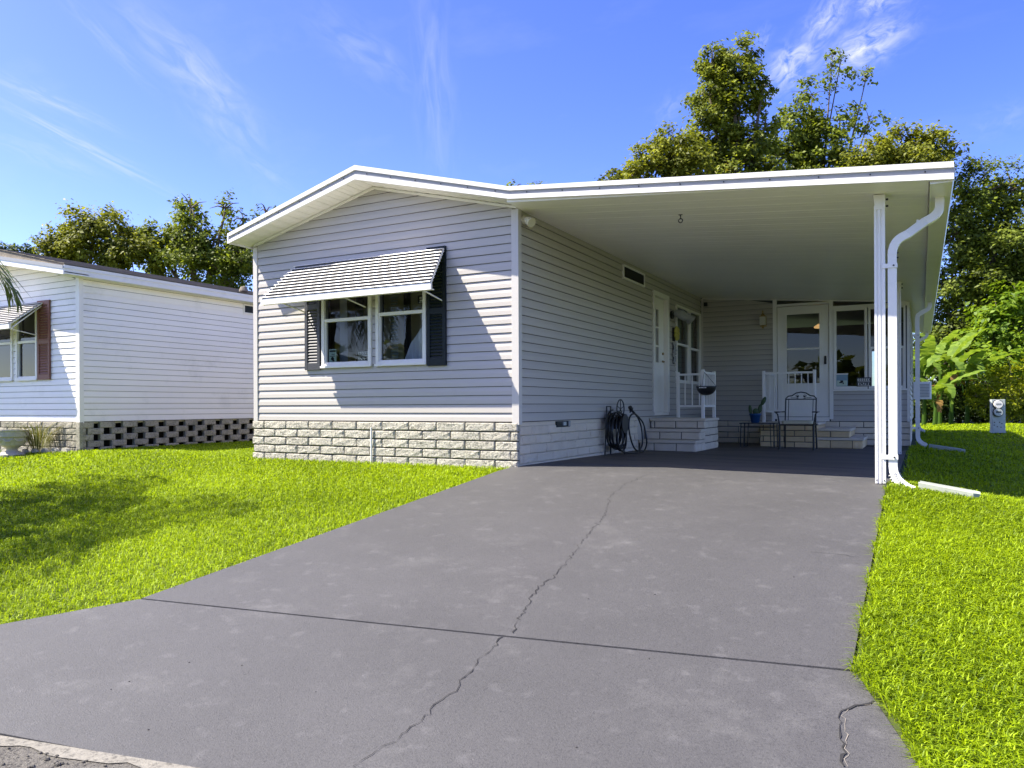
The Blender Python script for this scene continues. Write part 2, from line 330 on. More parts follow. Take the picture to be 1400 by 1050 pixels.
def siding(parent, fr, u0, u1, z0, z1, course, m, holes=(), rake=None):
    """rake(z) -> (umin, umax)"""
    z = z0
    while z < z1 - .01:
        zt = min(z + course, z1)
        cuts = sorted({z, zt} | {q for h in holes for q in h[2:4] if z + .004 < q < zt - .004})
        # horizontal spans clear over the whole course stay one board; the rest is clipped pieces
        for a, b in zip(cuts[:-1], cuts[1:]):
            spans = [(u0, u1)]
            for h in holes:
                if h[2] < b - .002 and h[3] > a + .002:
                    ns = []
                    for s, e in spans:
                        if h[0] > s: ns.append((s, min(e, h[0])))
                        if h[1] < e: ns.append((max(s, h[1]), e))
                    spans = [q for q in ns if q[1] - q[0] > .01]
            sp2 = []
            for s, e in spans:
                q = s
                while e - q > 2.4 and b - a > .09:
                    w2 = RS.uniform(1.5, 3.6)
                    if q + w2 > e - .5: break
                    sp2.append((q, q + w2 - .0012)); q += w2
                sp2.append((q, e))
            for s, e in sp2:
                sb, st, eb, et = s, s, e, e
                if rake:
                    rb, rt_ = rake(a), rake(b); sb, st, eb, et = max(s, rb[0]), max(s, rt_[0]), min(e, rb[1]), min(e, rt_[1])
                    if eb - sb < .03: continue
                    if et < st: et = st = (et + st) / 2
                plank(parent, fr, sb, st, eb, et, a, b, m, course, z)
        z += course
def wall_sheet(mb, u0, u1, z0, z1, holes, a0, a1, rake_top=None):
    """sheathing with openings, from boxes"""
    us = sorted({u0, u1} | {h[k] for h in holes for k in (0, 1)}); zs = sorted({z0, z1} | {h[k] for h in holes for k in (2, 3)})
    for x0, x1 in zip(us[:-1], us[1:]):
        for y0, y1 in zip(zs[:-1], zs[1:]):
            cx, cz = (x0 + x1) / 2, (y0 + y1) / 2
            if any(h[0] < cx < h[1] and h[2] < cz < h[3] for h in holes): continue
            mb.box(x0, x1, a0, a1, y0, y1)
def window(parent, fr, u0, u1, z0, z1, mid, m, gm=None, fw=.045, out=.035, sill=True, vertical=False):
    f = MB(fr)
    f.box(u0, u0 + fw, -.05, out, z0, z1); f.box(u1 - fw, u1, -.05, out, z0, z1); f.box(u0 + fw, u1 - fw, -.05, out - .002, z1 - fw, z1); f.box(u0 + fw, u1 - fw, -.05, out - .002, z0, z0 + fw)
    if sill: f.box(u0 - .01, u1 + .01, out, out + .018, z0 - .012, z0 + .016)
    wn = f.build('window', m, parent)
    if mid and not vertical: MB(fr).box(u0 + fw, u1 - fw, -.03, out - .008, mid - .02, mid + .02).build('meeting_rail', m, wn)
    gm = gm or M_GLASS
    segs = [(z0 + fw, mid - .02), (mid + .02, z1 - fw)] if mid and not vertical else [(z0 + fw, z1 - fw)]
    for k, (a, b) in enumerate(segs):
        o_ = -.012 + (.012 * k)
        MB(fr).quad((u0 + fw, o_, a), (u1 - fw, o_, a), (u1 - fw, o_, b), (u0 + fw, o_, b)).build('pane', gm, wn, fix=False)
        if k == 0:
            s = MB(fr); q = .018
            s.box(u0 + fw, u0 + fw + q, -.025, .016, a, b); s.box(u1 - fw - q, u1 - fw, -.025, .016, a, b); s.box(u0 + fw + q, u1 - fw - q, -.025, .015, a, a + q)
            s.build('sash', m, wn)
    return wn
def shutter(parent, fr, u0, u1, z0, z1, m, n, mid=.5):
    f = MB(fr); fw = .045
    f.box(u0, u0 + fw, .017, .045, z0, z1); f.box(u1 - fw, u1, .017, .045, z0, z1)
    zm = z0 + (z1 - z0) * mid
    for a, b in ((z0, z0 + .09), (zm - .035, zm + .035), (z1 - .07, z1)): f.box(u0 + fw, u1 - fw, .017, .043, a, b)
    s = f.build('shutter', m, parent); lv = MB(fr); h = (z1 - z0) / n
    for k in range(n):
        z = z0 + k * h
        lv.poly_prism([(u0 + fw, .018, z + h * .95), (u0 + fw, .024, z + h * .98), (u0 + fw, .040, z + h * .2), (u0 + fw, .034, z)], [(u1 - fw, .018, z + h * .95), (u1 - fw, .024, z + h * .98), (u1 - fw, .040, z + h * .2), (u1 - fw, .034, z)])
    stuff(lv.build('louvres', m, s)); return s

# ------------------------------------------------------------------ terrain
def smooth(a, b, x): t = np.clip((x - a) / (b - a), 0, 1); return t * t * (3 - 2 * t)
def ystreet(x): return -5.985 + .163 * x
def gz(x, y):
    x = np.asarray(x, float); y = np.asarray(y, float)
    ys = ystreet(np.clip(x, -30, 30)); z = .111 * np.maximum(np.minimum(y, 0), ys) - .02
    rgt = -.12 * np.clip(x - 3.75, 0, 1.9) * (.15 + .85 * smooth(-3.2, .2, y)) * (1 - smooth(5, 18, y))
    z = z + np.where(x > 3.75, rgt, 0) - .045 * smooth(2.5, 3.75, x) * smooth(-1, 1, y) * (1 - smooth(5, 18, y))
    z = z + .10 * np.exp(-((x - 6.2) ** 2) / 3 - ((y - 19.5) ** 2) / 4)
    return z
SLOPE = .111
def slab_z(x, y): return -.011 * x - .009 * max(y, 0) + SLOPE * min(y, 0)
def ground_sheet():
    xs = np.unique(np.concatenate([np.arange(-14, 12.01, .3), np.linspace(-60, -14, 16), np.linspace(12, 60, 16), [-1500, -400, -150, 150, 400, 1500]]))
    ys = np.unique(np.concatenate([np.arange(-9, 24.01, .3), np.linspace(-60, -9, 14), np.linspace(24, 80, 20), [-1500, -400, -150, 150, 400, 1500]]))
    X, Y = np.meshgrid(xs, ys); Z = gz(X, Y) - .035
    inside = ((X > -4.0) & (X < 3.6) & (Y > .3) & (Y < 15.7)) | ((X > .1) & (X < 3.5) & (Y > -5) & (Y < .31))
    Z = Z - .16 * inside
    v = np.stack([X, Y, Z], -1).reshape(-1, 3); nx = len(xs); i = np.arange(len(ys) - 1)[:, None] * nx + np.arange(nx - 1)[None]; i = i.reshape(-1)
    f = np.stack([i, i + 1, i + nx + 1, i + nx], -1)
    me = bpy.data.meshes.new('ground'); me.from_pydata(v.tolist(), [], f.tolist()); me.polygons.foreach_set('use_smooth', [True] * len(f)); return struct(link('ground', me, M_SOIL))
ground_sheet()
# street: flat past the kerb line, slightly angled
sd = Vector((1, .163, 0)).normalized(); sn = Vector((sd.y, -sd.x, 0))
def sp(u, o, z): b = Vector((0, -5.985, 0)) + sd * u + sn * o; return (b.x, b.y, z)
def strip(mb, o0, o1, z, ua=-60, ub=60, step=2.0, zoff=0):
    k = ua
    while k < ub:
        q = []
        for (u, o) in ((k, o0), (k + step, o0), (k + step, o1), (k, o1)):
            p = sp(u, o, 0); zz = .111 * ystreet(max(-30, min(30, p[0]))) - .02 + zoff; q.append((p[0], p[1], zz))
        mb.quad(*q); k += step
    return mb
struct(strip(MB(), -.005, 9.0, 0, zoff=.004).build('street', M_ROAD))
# ragged concrete strip where driveway meets the road
eb = MB(); k = -9.0; prev = .05
while k < 9:
    st = random.uniform(.05, .14); n0 = prev; prev = .05 + random.uniform(-.022, .03)
    a, b = sp(k, -.012, 0), sp(k + st, -.012, 0); c, d = sp(k + st, prev, 0), sp(k, n0, 0)
    zz = lambda p: .111 * ystreet(p[0]) - .02 + .008
    eb.quad(*[(p[0], p[1], zz(p)) for p in (a, b, c, d)]); k += st
struct(eb.build('street_edge', M_KERB))
# scattered loose stones along the street edge
lg = MB()
for k in range(700):
    u = random.uniform(-3, 3.5); o = .06 + abs(random.gauss(0, .3)); p = sp(u, o, 0); r = random.uniform(.004, .011)
    lg.ball((p[0], p[1], .111 * ystreet(p[0]) - .012), r * 1.3, r, r * .7, 6, 4)
stuff(lg.build('loose_gravel', M_ROAD)); bpy.data.objects['loose_gravel']['label'] = 'loose grey gravel along the road edge'; bpy.data.objects['loose_gravel']['category'] = 'gravel'

# driveway: two painted slabs on the slope, split by a joint
JL, JR = (-.24, -4.56), (3.755, -3.99)
def slab(mb, poly, th=.12, sub=10):
    pass
def grid_slab(name, xl, xr, ya, yb, m, nx=14, ny=14, parent=None):
    """xl(y), xr(y), ya(t), yb(t) with t across 0..1"""
    v = []; f = []
    for j in range(ny + 1):
        for i in range(nx + 1):
            t = i / nx; s = j / ny; y = ya(t) * (1 - s) + yb(t) * s; x = xl(y) * (1 - t) + xr(y) * t
            v.append((x, y, slab_z(x, y)))
    W = nx + 1
    for j in range(ny):
        for i in range(nx): a = j * W + i; f.append((a, a + 1, a + W + 1, a + W))
    rim = [i for i in range(W)] + [j * W + nx for j in range(1, ny + 1)] + [ny * W + i for i in reversed(range(nx))] + [j * W for j in reversed(range(1, ny))]
    b = len(v); v += [(v[i][0], v[i][1], v[i][2] - .14) for i in rim]
    for k in range(len(rim)): k2 = (k + 1) % len(rim); f.append((rim[k], b + k, b + k2, rim[k2]))
    me = bpy.data.meshes.new(name); me.from_pydata(v, [], f); return struct(link(name, me, m, parent))
xl = lambda y: (-.03 if y > 0 else -.07) + (.17 * min(y, 0) / 4.57 if y > -4.57 else -.17 + (y + 4.57) * .70)
xr = lambda y: 3.80 if y > .05 else 3.74 if y > -3.99 else 3.755 - (y + 3.99) * .37
jy = lambda t: JL[1] * (1 - t) + JR[1] * t
sy = lambda t: ystreet(-1.1 * (1 - t) + 4.3 * t) + .02
drive = grid_slab('driveway', xl, xr, lambda t: jy(t) + .009, lambda t: .86, M_CONC)
grid_slab('driveway_apron', xl, xr, sy, lambda t: jy(t) - .009, M_CONC, parent=drive)
grid_slab('carport_slab', lambda y: -.03, lambda y: 3.80, lambda t: .866, lambda t: 8.3, M_SLAB, 4, 4)
MB().quad((JL[0], JL[1] - .01, slab_z(*JL) - .012), (JR[0], JR[1] - .01, slab_z(*JR) - .012), (JR[0], JR[1] + .01, slab_z(*JR) - .012), (JL[0], JL[1] + .01, slab_z(*JL) - .012)).build('joint', M_JOINT, drive, fix=False)
def at_slab(px, py):                                    # where a mark lies on the sloping driveway
    d = fwd_dir(px, py + (px - 700) * math.sin(ROLL)); # plane z = -.011x + .111y
    n = Vector((.011, -.111, 1)); t = -n.dot(CAM) / n.dot(d); return CAM + d * t
def crack(pts, w0, w1, m=M_CRACK, name='crack', jit=.009, seed=1, lift=.004, seg=.028):
    rg = random.Random(seed); P = [at_slab(*p) for p in pts]; path = []
    for a, b in zip(P[:-1], P[1:]):
        n = max(2, int((b - a).length / seg))
        for k in range(n): q = a.lerp(b, k / n); path.append(q + Vector((rg.gauss(0, jit), rg.gauss(0, jit), 0)))
    path.append(P[-1]); mb = MB(); prev = None
    for k, p in enumerate(path):
        t = (path[min(k + 1, len(path) - 1)] - path[max(k - 1, 0)]).normalized(); nn = Vector((-t.y, t.x, 0)); wd = (w0 + (w1 - w0) * k / len(path)) * rg.uniform(.2, 1.8)
        l, r = p + nn * wd, p - nn * wd
        l.z = slab_z(l.x, l.y) + lift; r.z = slab_z(r.x, r.y) + lift
        if prev: mb.quad(prev[0], prev[1], r, l)
        prev = (l, r)
    return mb.build(name, m, drive, fix=False)
crack([(900, 643), (855, 662), (832, 680), (826, 705), (800, 735), (776, 765), (760, 785), (730, 808), (715, 835), (700, 866)], .0010, .0022, seed=2)
crack([(684, 872), (655, 903), (620, 945), (580, 978), (540, 1010), (480, 1049)], .0022, .0012, seed=3)
crack([(1106, 755), (1140, 758), (1174, 762)], .0008, .0022, seed=4, jit=.006)
crack([(1196, 958), (1165, 965), (1148, 972), (1146, 1000), (1152, 1049)], .003, .0045, seed=5, jit=.006)
crack([(1199, 960), (1168, 968), (1153, 975), (1152, 1000), (1157, 1049)], .0006, .0014, m=M_PALE, name='crack_lip', seed=6, jit=.008, lift=.003)
# small pebbles and bits on the driveway
pb = MB()
for (px, py, r) in ((257, 906, .0035), (329, 910, .0035), (175, 932, .0035), (150, 943, .003), (803, 819, .0035), (886, 901, .0035), (430, 946, .003), (201, 998, .004), (1084, 789, .004), (894, 813, .004), (786, 1022, .0035)):
    p = at_slab(px, py); pb.ball((p.x, p.y, p.z + r * .5), r * 1.4, r, r * .8, 6, 4)
o = stuff(pb.build('pebbles', M_JOINT)); o['label'] = 'tiny dark pebbles scattered on the driveway'; o['category'] = 'pebbles'

# ------------------------------------------------------------------ main house
HX0, HX1, HLEN = -4.11, 0.0, 16.0
ZS, CO = .495, .1016
FF = Frame((0, 0, 0), (1, 0), (0, -1)); FS = Frame((0, 0, 0), (0, 1), (1, 0)); FL = Frame((HX0, 0, 0), (0, 1), (-1, 0))
OV = .36; RX = -2.03
house = thing('mobile_home', 'long grey-sided mobile home with gabled front and striped white awning', 'house', (-2.05, 8, -.03))
rk = lambda z: (RX - (3.425 - z) / .243, RX + (3.425 - z) / .243)
W1 = (-2.885, -2.07, 1.195, 2.50); W2 = (-1.995, -1.235, 1.195, 2.50)
fwall = MB(FF); inset = .03
hol = [(W1[0] + inset, W1[1] - inset, W1[2] + inset, W1[3] - inset), (W2[0] + inset, W2[1] - inset, W2[2] + inset, W2[3] - inset)]
wall_sheet(fwall, HX0 + .01, HX1 - .01, ZS, 2.88, hol, -.10, -.001)
fwall.poly_prism([(HX0 + .01, -.10, 2.88), (HX1 - .01, -.10, 2.88), (RX, -.10, 3.40)], [(HX0 + .01, -.001, 2.88), (HX1 - .01, -.001, 2.88), (RX, -.001, 3.40)])
front = fwall.build('front_wall', M_LAPSHADE, house)
siding(front, FF, HX0 + .055, HX1 - .065, ZS, 3.40, CO, M_SIDE, holes=[W1, W2], rake=rk)
DR = (4.98, 5.72, .56, 2.57); SW = (6.28, 8.06, 1.10, 2.56); VN = (3.42, 4.44, 2.62, 2.84)
swall = MB(FS)
wall_sheet(swall, .10, HLEN, ZS, 2.93, [DR, (SW[0] + .03, SW[1] - .03, SW[2] + .03, SW[3] - .03)], -.10, -.001)
side = swall.build('side_wall', M_LAPSHADE, house)
siding(side, FS, .055, 8.13, ZS, 2.915, CO, M_SIDE, holes=[(DR[0] - .07, DR[1] + .10, DR[2] - .02, DR[3] + .08), SW])
MB(FL).box(0, HLEN, -.10, .012, ZS, 2.88).build('left_wall', M_SIDE, house)
MB().box(HX0 + .1, HX1 - .1, HLEN - .1, HLEN, ZS, 3.0).build('rear_wall', M_SIDE, house)
t = MB(); t.box(-.065, .024, -.024, 0, ZS - .03, 2.905); t.box(0, .024, 0, .055, ZS - .03, 2.905); t.build('corner_trim', M_TRIM, house)
t = MB(); t.box(HX0 - .02, HX0 + .055, -.024, 0, ZS - .01, 2.89); t.box(HX0 - .02, HX0, 0, .055, ZS - .01, 2.89); t.build('corner_trim', M_TRIM, house)
# interior: floor, ceiling, partition behind the front room
MB().box(HX0 + .1, HX1 - .1, .1, HLEN - .1, ZS - .05, ZS + .03).build('floor_deck', M_FLOORI, house)
MB().box(HX0 + .1, HX1 - .1, .1, HLEN - .1, 2.75, 2.8).build('inner_ceiling', M_CREAM, house)
MB().box(HX0 + .1, HX1 - .1, 1.15, 1.21, ZS + .03, 2.75).build('partition', M_CREAM, house)
# roof
rt = MB(); T0, T1 = 3.625, 3.03
for sx, xe, ze in ((-1, HX0 - .10, 3.035), (1, .10, 3.06)):
    rt.poly_prism([(RX, -OV + .03, 3.60), (xe, -OV + .03, ze - .02), (xe, -OV + .03, ze - .10), (RX, -OV + .03, 3.52)], [(RX, HLEN + .2, 3.60), (xe, HLEN + .2, ze - .02), (xe, HLEN + .2, ze - .10), (RX, HLEN + .2, 3.52)])
roof = rt.build('roof', M_SHING, house)
sh = MB()                                                # front row of shingle tabs just over the drip edge
for sx, xe, ze in ((-1, HX0 - .10, 3.035), (1, .05, 3.07)):
    n = 14
    for k in range(n):
        a, b = k / n + .004, (k + 1) / n - .004; xa, xb = RX + (xe - RX) * a, RX + (xe - RX) * b; za, zb = 3.60 + (ze - 3.62) * a, 3.60 + (ze - 3.62) * b; y0 = -OV - random.uniform(0, .012)
        sh.poly_prism([(xa, y0, za + .018), (xb, y0, zb + .012), (xb, y0, zb + .006), (xa, y0, za + .006)], [(xa, .4, za + .018), (xb, .4, zb + .012), (xb, .4, zb + .002), (xa, .4, za + .002)])
stuff(sh.build('shingle_tabs', M_SHING, roof))
def fascia(parent, p0, p1, h0, h1, name='fascia', y=-OV, nscrew=6):
    """three-banded aluminium fascia from p0 to p1 (x, z of the top edge)"""
    def band(t0, t1, ya, yb, m, nm, par):
        A = [(p0[0], ya, p0[1] - t0 * h0), (p1[0], ya, p1[1] - t0 * h1), (p1[0], ya, p1[1] - t1 * h1), (p0[0], ya, p0[1] - t1 * h0)]
        return MB().poly_prism(A, [(a[0], yb, a[2]) for a in A]).build(nm, m, par)
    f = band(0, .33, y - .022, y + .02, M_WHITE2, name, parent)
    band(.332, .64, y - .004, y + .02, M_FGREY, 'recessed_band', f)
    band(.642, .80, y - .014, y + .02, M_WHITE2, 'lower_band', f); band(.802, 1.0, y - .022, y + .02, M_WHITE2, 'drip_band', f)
    sc = MB()
    for k in range(nscrew):
        a = (k + .5) / nscrew; x = p0[0] + (p1[0] - p0[0]) * a; z = p0[1] + (p1[1] - p0[1]) * a - (h0 + (h1 - h0) * a) * .5
        sc.tube([(x, y - .012, z), (x, y - .002, z)], .007, 6)
    stuff(sc.build('screws', M_BLACK, f)); return f
LT, RT, AP = (HX0 - .10, 3.03), (.10, 3.055), (RX, 3.612)
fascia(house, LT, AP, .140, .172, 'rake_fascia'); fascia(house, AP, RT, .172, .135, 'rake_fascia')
MB().box(HX0 - .12, HX0 - .10, -OV - .02, HLEN + .2, 2.89, 3.03).build('eave_fascia', M_WHITE2, house)
# ribbed soffit under both rakes: each panel a piece
def zsoff(x): return 3.432 - (.247 if x < RX else .247) * abs(x - RX) + .012
for s0, s1 in ((HX0 - .10, RX), (RX, .10)):
    n = 13
    par = MB().poly_prism([(s0, -OV + .02, zsoff(s0) + .016), (s1, -OV + .02, zsoff(s1) + .016), (s1, -OV + .02, zsoff(s1) + .03), (s0, -OV + .02, zsoff(s0) + .03)], [(s0, .0, zsoff(s0) + .016), (s1, .0, zsoff(s1) + .016), (s1, .0, zsoff(s1) + .03), (s0, .0, zsoff(s0) + .03)]).build('soffit', M_SOFF, house)
    for k in range(n):
        a, b = s0 + (s1 - s0) * k / n + .004, s0 + (s1 - s0) * (k + 1) / n - .004; c = (a + b) / 2; e = .012
        pr = [(a, .004), (c - e, 0), (c, .007), (c + e, 0), (b, .004), (b, .014), (a, .014)]
        MB().poly_prism([(x, -OV + .02, zsoff(x) + d) for x, d in pr], [(x, -.001, zsoff(x) + d) for x, d in pr]).build('soffit_panel', M_SOFF, par)
jt = MB()
for s0, s1 in ((HX0, RX), (RX, .0)):
    A = [(s0, -.03, zsoff(s0) - .004), (s1, -.03, zsoff(s1) - .004), (s1, -.03, zsoff(s1) - .034), (s0, -.03, zsoff(s0) - .034)]
    jt.poly_prism(A, [(a[0], -.001, a[2]) for a in A])
jt.build('soffit_moulding', M_SOFF, house)
MB().poly_prism([(0.001, -.0, 2.905), (.05, -.0, 2.905), (.05, 0, 2.93), (.001, 0, 2.955)], [(0.001, 8.15, 2.905), (.05, 8.15, 2.905), (.05, 8.15, 2.93), (.001, 8.15, 2.955)]).build('wall_moulding', M_WHITE, house)
# front windows, shutters
wa = window(house, FF, *W1, 1.80, M_SOFF); wb = window(house, FF, *W2, 1.83, M_SOFF)
shutter(house, FF, -3.165, -2.905, 1.165, 2.50, M_SHUTG, 34, .62); shutter(house, FF, -1.215, -.945, 1.165, 2.585, M_SHUT, 36, .46)
# what is taped in the windows
def sticker(parent, fr, u0, u1, z0, z1, out, m): return MB(fr).box(u0, u1, out - .003, out, z0, z1).build('window_sticker', m, parent)
def marks(parent, fr, rows, out, m):
    k = MB(fr)
    for (a, b, za, zb) in rows: k.box(a, b, out, out + .0015, za, zb)
    return k.build('printed_marks', m, parent)
s = sticker(wa, FF, -2.80, -2.675, 1.255, 1.43, -.016, M_STICK)
marks(s, FF, [(-2.79, -2.685, 1.395, 1.415), (-2.755, -2.70, 1.36, 1.368), (-2.785, -2.70, 1.335, 1.343), (-2.765, -2.715, 1.29, 1.32), (-2.75, -2.73, 1.28, 1.33), (-2.735, -2.705, 1.268, 1.29)], -.016, M_BLACK)
def alarm_sign(parent, fr, u0, z0, w_, h_, out):
    s = sticker(parent, fr, u0, u0 + w_, z0, z0 + h_, out, M_BLACK); n = 6; q = w_ * .86 / n; r = []
    for k in range(n):
        a = u0 + w_ * .07 + k * q; r += [(a, a + q * .25, z0 + h_ * .62, z0 + h_ * .86), (a + q * .25, a + q * .72, z0 + h_ * .78, z0 + h_ * .86), (a + q * .25, a + q * .72, z0 + h_ * .62, z0 + h_ * .68)]
    r += [(u0 + w_ * .07, u0 + w_ * .93, z0 + h_ * .48, z0 + h_ * .53)]
    for k in range(7): a = u0 + w_ * (.1 + .115 * k); b_ = z0 + h_ * (.16 + .06 * (k % 2)); r += [(a, a + w_ * .05, b_, z0 + h_ * (.40 - .05 * (k % 3)))]
    r += [(u0 + w_ * .07, u0 + w_ * .93, z0 + h_ * .06, z0 + h_ * .1)]
    marks(s, fr, r, out, M_WHITE); return s
alarm_sign(wa, FF, -2.325, 1.25, .195, .15, -.016)
s = sticker(wb, FF, -1.375, -1.285, 1.93, 2.03, -.004, M_BLACK); marks(s, FF, [(-1.35, -1.315, 1.985, 2.01), (-1.345, -1.31, 1.955, 1.975), (-1.36, -1.30, 1.94, 1.946)], -.004, M_WHITE)
# slatted aluminium awning
AW_T, AW_B, AW_OUT = 2.565, 2.06, .50
def awning(parent, fr, ut0, ut1, ub0, ub1, ztop, zbot, outd, n, m):
    a = MB(fr); zf = zbot - .065
    a.box(ub0, ub1, outd - .02, outd + .012, zf, zbot + .012); a.box(ub0, ub1, outd - .06, outd - .02, zf, zf + .012)
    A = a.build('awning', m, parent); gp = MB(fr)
    for k in range(n):
        t0, t1 = k / n, (k + 1) / n; tm = (t0 + t1) / 2
        o0, o1 = .02 + (outd - .02) * t0, .02 + (outd - .02) * t1; z0, z1 = ztop - (ztop - zbot) * t0, ztop - (ztop - zbot) * t1
        ua, ub = ut0 + (ub0 - ut0) * tm, ut1 + (ub1 - ut1) * tm; h = .017
        # lower edge stands proud of the next slat and turns down
        h = .031; pr = [(o0 - .002, z0), (o1 + .017, z1 + h), (o1 + .021, z1 + h - .007), (o1 + .018, z1 + h - .008), (o1 + .012, z1 + h - .003), (o1 - .004, z1 + h - .003), (o1 - .004, z1 - .001), (o0 - .006, z0 - .004)]
        MB(fr).poly_prism([(ua, o, z) for o, z in pr], [(ub, o, z) for o, z in pr]).build('slat', m, A)
        gp.box(ua + .01, ub - .01, o1 - .003, o1 - .001, z1 - .001, z1 + h - .004)  # dark strip painting the shade under each slat's lower edge
    stuff(gp.build('slat_gap_shade', M_SHUTG, A))
    for u in (ub0 + .30, (ub0 + ub1) / 2, ub1 - .16): MB(fr).bar((u, outd - .03, zf + .02), (u, .03, zf - .06), .009).build('support_arm', m, A)
    for u in (ut0 + .06, ut1 - .06): MB(fr).bar((u, .02, ztop - .05), (u, outd - .05, zbot - .04), .010).build('rafter', m, A)
    return A
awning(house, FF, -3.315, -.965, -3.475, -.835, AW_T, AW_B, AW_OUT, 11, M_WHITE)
# skirting: split-face blocks at the front, painted blocks along the side
sk = MB(); sk.box(HX0 - .02, HX1 + .0, 0.0, .03, -.14, ZS - .004); sk.box(HX0 - .02, HX0 + .01, .03, HLEN, -.14, ZS - .004)
skirt = sk.build('front_skirting', M_MORT, house)
BH = .108; course_bricks(skirt, FF, HX0 - .045, HX1 + .012, ZS - 5 * BH - .004, BH, 5, .405, M_BRICKF, gap=.012, out=.022, off0=.18)
sk2 = MB(); sk2.box(-.06, -.012, .06, HLEN, -.16, ZS - .004); skirt2 = sk2.build('side_skirting', M_MORTL, house)
course_bricks(skirt2, FS, .03, 4.12, ZS - 5 * BH - .05, BH, 5, .40, M_BRICKS, gap=.006, out=-.004, jitter=.008, off0=.1)
MB(FS).box(.03, 4.12, -.03, -.002, ZS - .05, ZS - .004).build('skirting_cap', M_BRICKS, skirt2)
MB().tube([(-2.055, -.052, -.12), (-2.055, -.052, .42)], .012, 8).build('conduit', M_WHITE, house)
v = MB(FS); v.box(1.0, 1.42, 0, .014, .41, .485); vt = v.build('crawl_vent', M_SHUT, house); MB(FS).box(1.19, 1.27, .014, .03, .43, .475).build('vent_latch', M_STEEL, vt); MB(FS).box(1.36, 1.42, .014, .022, .415, .48).build('vent_plate', M_FGREY, vt)
for z in (.43, .45, .465): MB(FS).box(1.03, 1.17, .014, .018, z, z + .006).build('vent_slot', M_BLACK, vt)
# high vent
v = MB(FS); fw = .028
v.box(VN[0], VN[1], .0, .035, VN[2], VN[2] + fw); v.box(VN[0], VN[1], .0, .035, VN[3] - fw, VN[3]); v.box(VN[0], VN[0] + fw, 0, .034, VN[2] + fw, VN[3] - fw); v.box(VN[1] - fw, VN[1], 0, .034, VN[2] + fw, VN[3] - fw)
vf = v.build('high_vent', M_WHITE, house); MB(FS).box(VN[0] + fw, VN[1] - fw, .016, .02, VN[2] + fw, VN[3] - fw).build('vent_screen', M_DARK, vf)
# side door, recessed in a deep white jamb
d = MB(FS); a, b, z0, z1 = DR
d.box(a - .07, a + .004, -.11, .03, z0, z1); d.box(b - .004, b + .10, -.11, .03, z0, z1); d.box(a - .07, b + .10, -.11, .031, z1 - .004, z1 + .075); d.box(a - .02, b + .02, -.11, .035, z0 - .05, z0 + .004)
dfm = d.build('door_frame', M_DOOR, house)
dl = MB(FS); gx = (a + .10, a + .44); gzs = [1.42, 1.72, 2.05, 2.38]
wall_sheet(dl, a + .007, b - .007, z0 + .007, z1 - .007, [(gx[0], gx[1], gzs[k] + .015, gzs[k + 1] - .015) for k in range(3)], -.09, -.045); door = dl.build('side_door', M_DOOR, house)
for k in range(3): MB(FS).quad((gx[0], -.07, gzs[k]), (gx[1], -.07, gzs[k]), (gx[1], -.07, gzs[k + 1]), (gx[0], -.07, gzs[k + 1])).build('pane', M_GLASSD, door, fix=False)
MB(FS).box((gx[0] + gx[1]) / 2 - .01, (gx[0] + gx[1]) / 2 + .01, -.065, -.04, 1.42, 2.38).build('muntin', M_DOOR, door)
h = MB(); h.tube([(-.045, b - .09, 1.46), (-.01, b - .09, 1.46)], .016, 8); h.tube([(-.045, b - .09, 1.60), (-.02, b - .09, 1.60)], .022, 8); h.bar((-.01, b - .09, 1.46), (-.005, b - .21, 1.465), .011); h.build('handle', M_BRASS, door)
# side window pair with corner trim
um = 7.20
w3 = window(house, FS, SW[0], um - .02, SW[2], SW[3], 1.83, M_WHITE, M_GLASSD, sill=False); w4 = window(house, FS, um + .02, SW[1], SW[2], SW[3], 1.80, M_WHITE, M_GLASSD, sill=False)
MB(FS).box(SW[0] + .03, um - .06, -.13, -.12, SW[2], SW[3]).build('roller_blind', M_BLIND, w3); MB(FS).box(um + .06, SW[1] - .03, -.13, -.12, 1.83, SW[3]).build('roller_blind', M_BLIND, w4)
# corner flood light / camera under the soffit
c = MB(); c.tube([(.024, .10, 2.80), (.06, .10, 2.80)], .05, 10); c.tube([(.05, .10, 2.80), (.10, .06, 2.78), (.17, .03, 2.74)], [.03, .045, .055], 10); c.tube([(.05, .12, 2.79), (.10, .19, 2.76)], [.03, .05], 10); c.build('corner_floodlight', M_CREAM, house)
# double spotlight beside the door
c = MB(); c.tube([(.016, 5.98, 2.33), (.05, 5.98, 2.33)], .075, 12); c.bar((.05, 5.98, 2.33), (.14, 5.90, 2.36), .018); wl = c.build('wall_light', M_BLACK, house)
c = MB(); c.tube([(.10, 5.90, 2.37), (.20, 5.93, 2.33), (.30, 5.98, 2.26)], [.05, .085, .07], 12); c.tube([(.16, 6.05, 2.36), (.30, 6.16, 2.27), (.34, 6.19, 2.23)], [.03, .075, .10], 12); c.build('lamp_shade', M_FGREY, wl)
# front room furnishings seen through the panes
cu = MB(); n = 26
def drape(mb, pts_top, pts_bot, y, amp=.03, n=30, ph=0):
    pr = None
    for k in range(n + 1):
        t = k / n; a = Vector(pts_top[0]).lerp(Vector(pts_top[1]), t); b = Vector(pts_bot[0]).lerp(Vector(pts_bot[1]), t); q = []
        for j in range(9):
            s = j / 8; p = a.lerp(b, s); q.append((p.x, y + amp * math.sin(t * 30 + ph), p.y))
        if pr:
            for j in range(8): mb.quad(pr[j], q[j], q[j + 1], pr[j + 1])
        pr = q
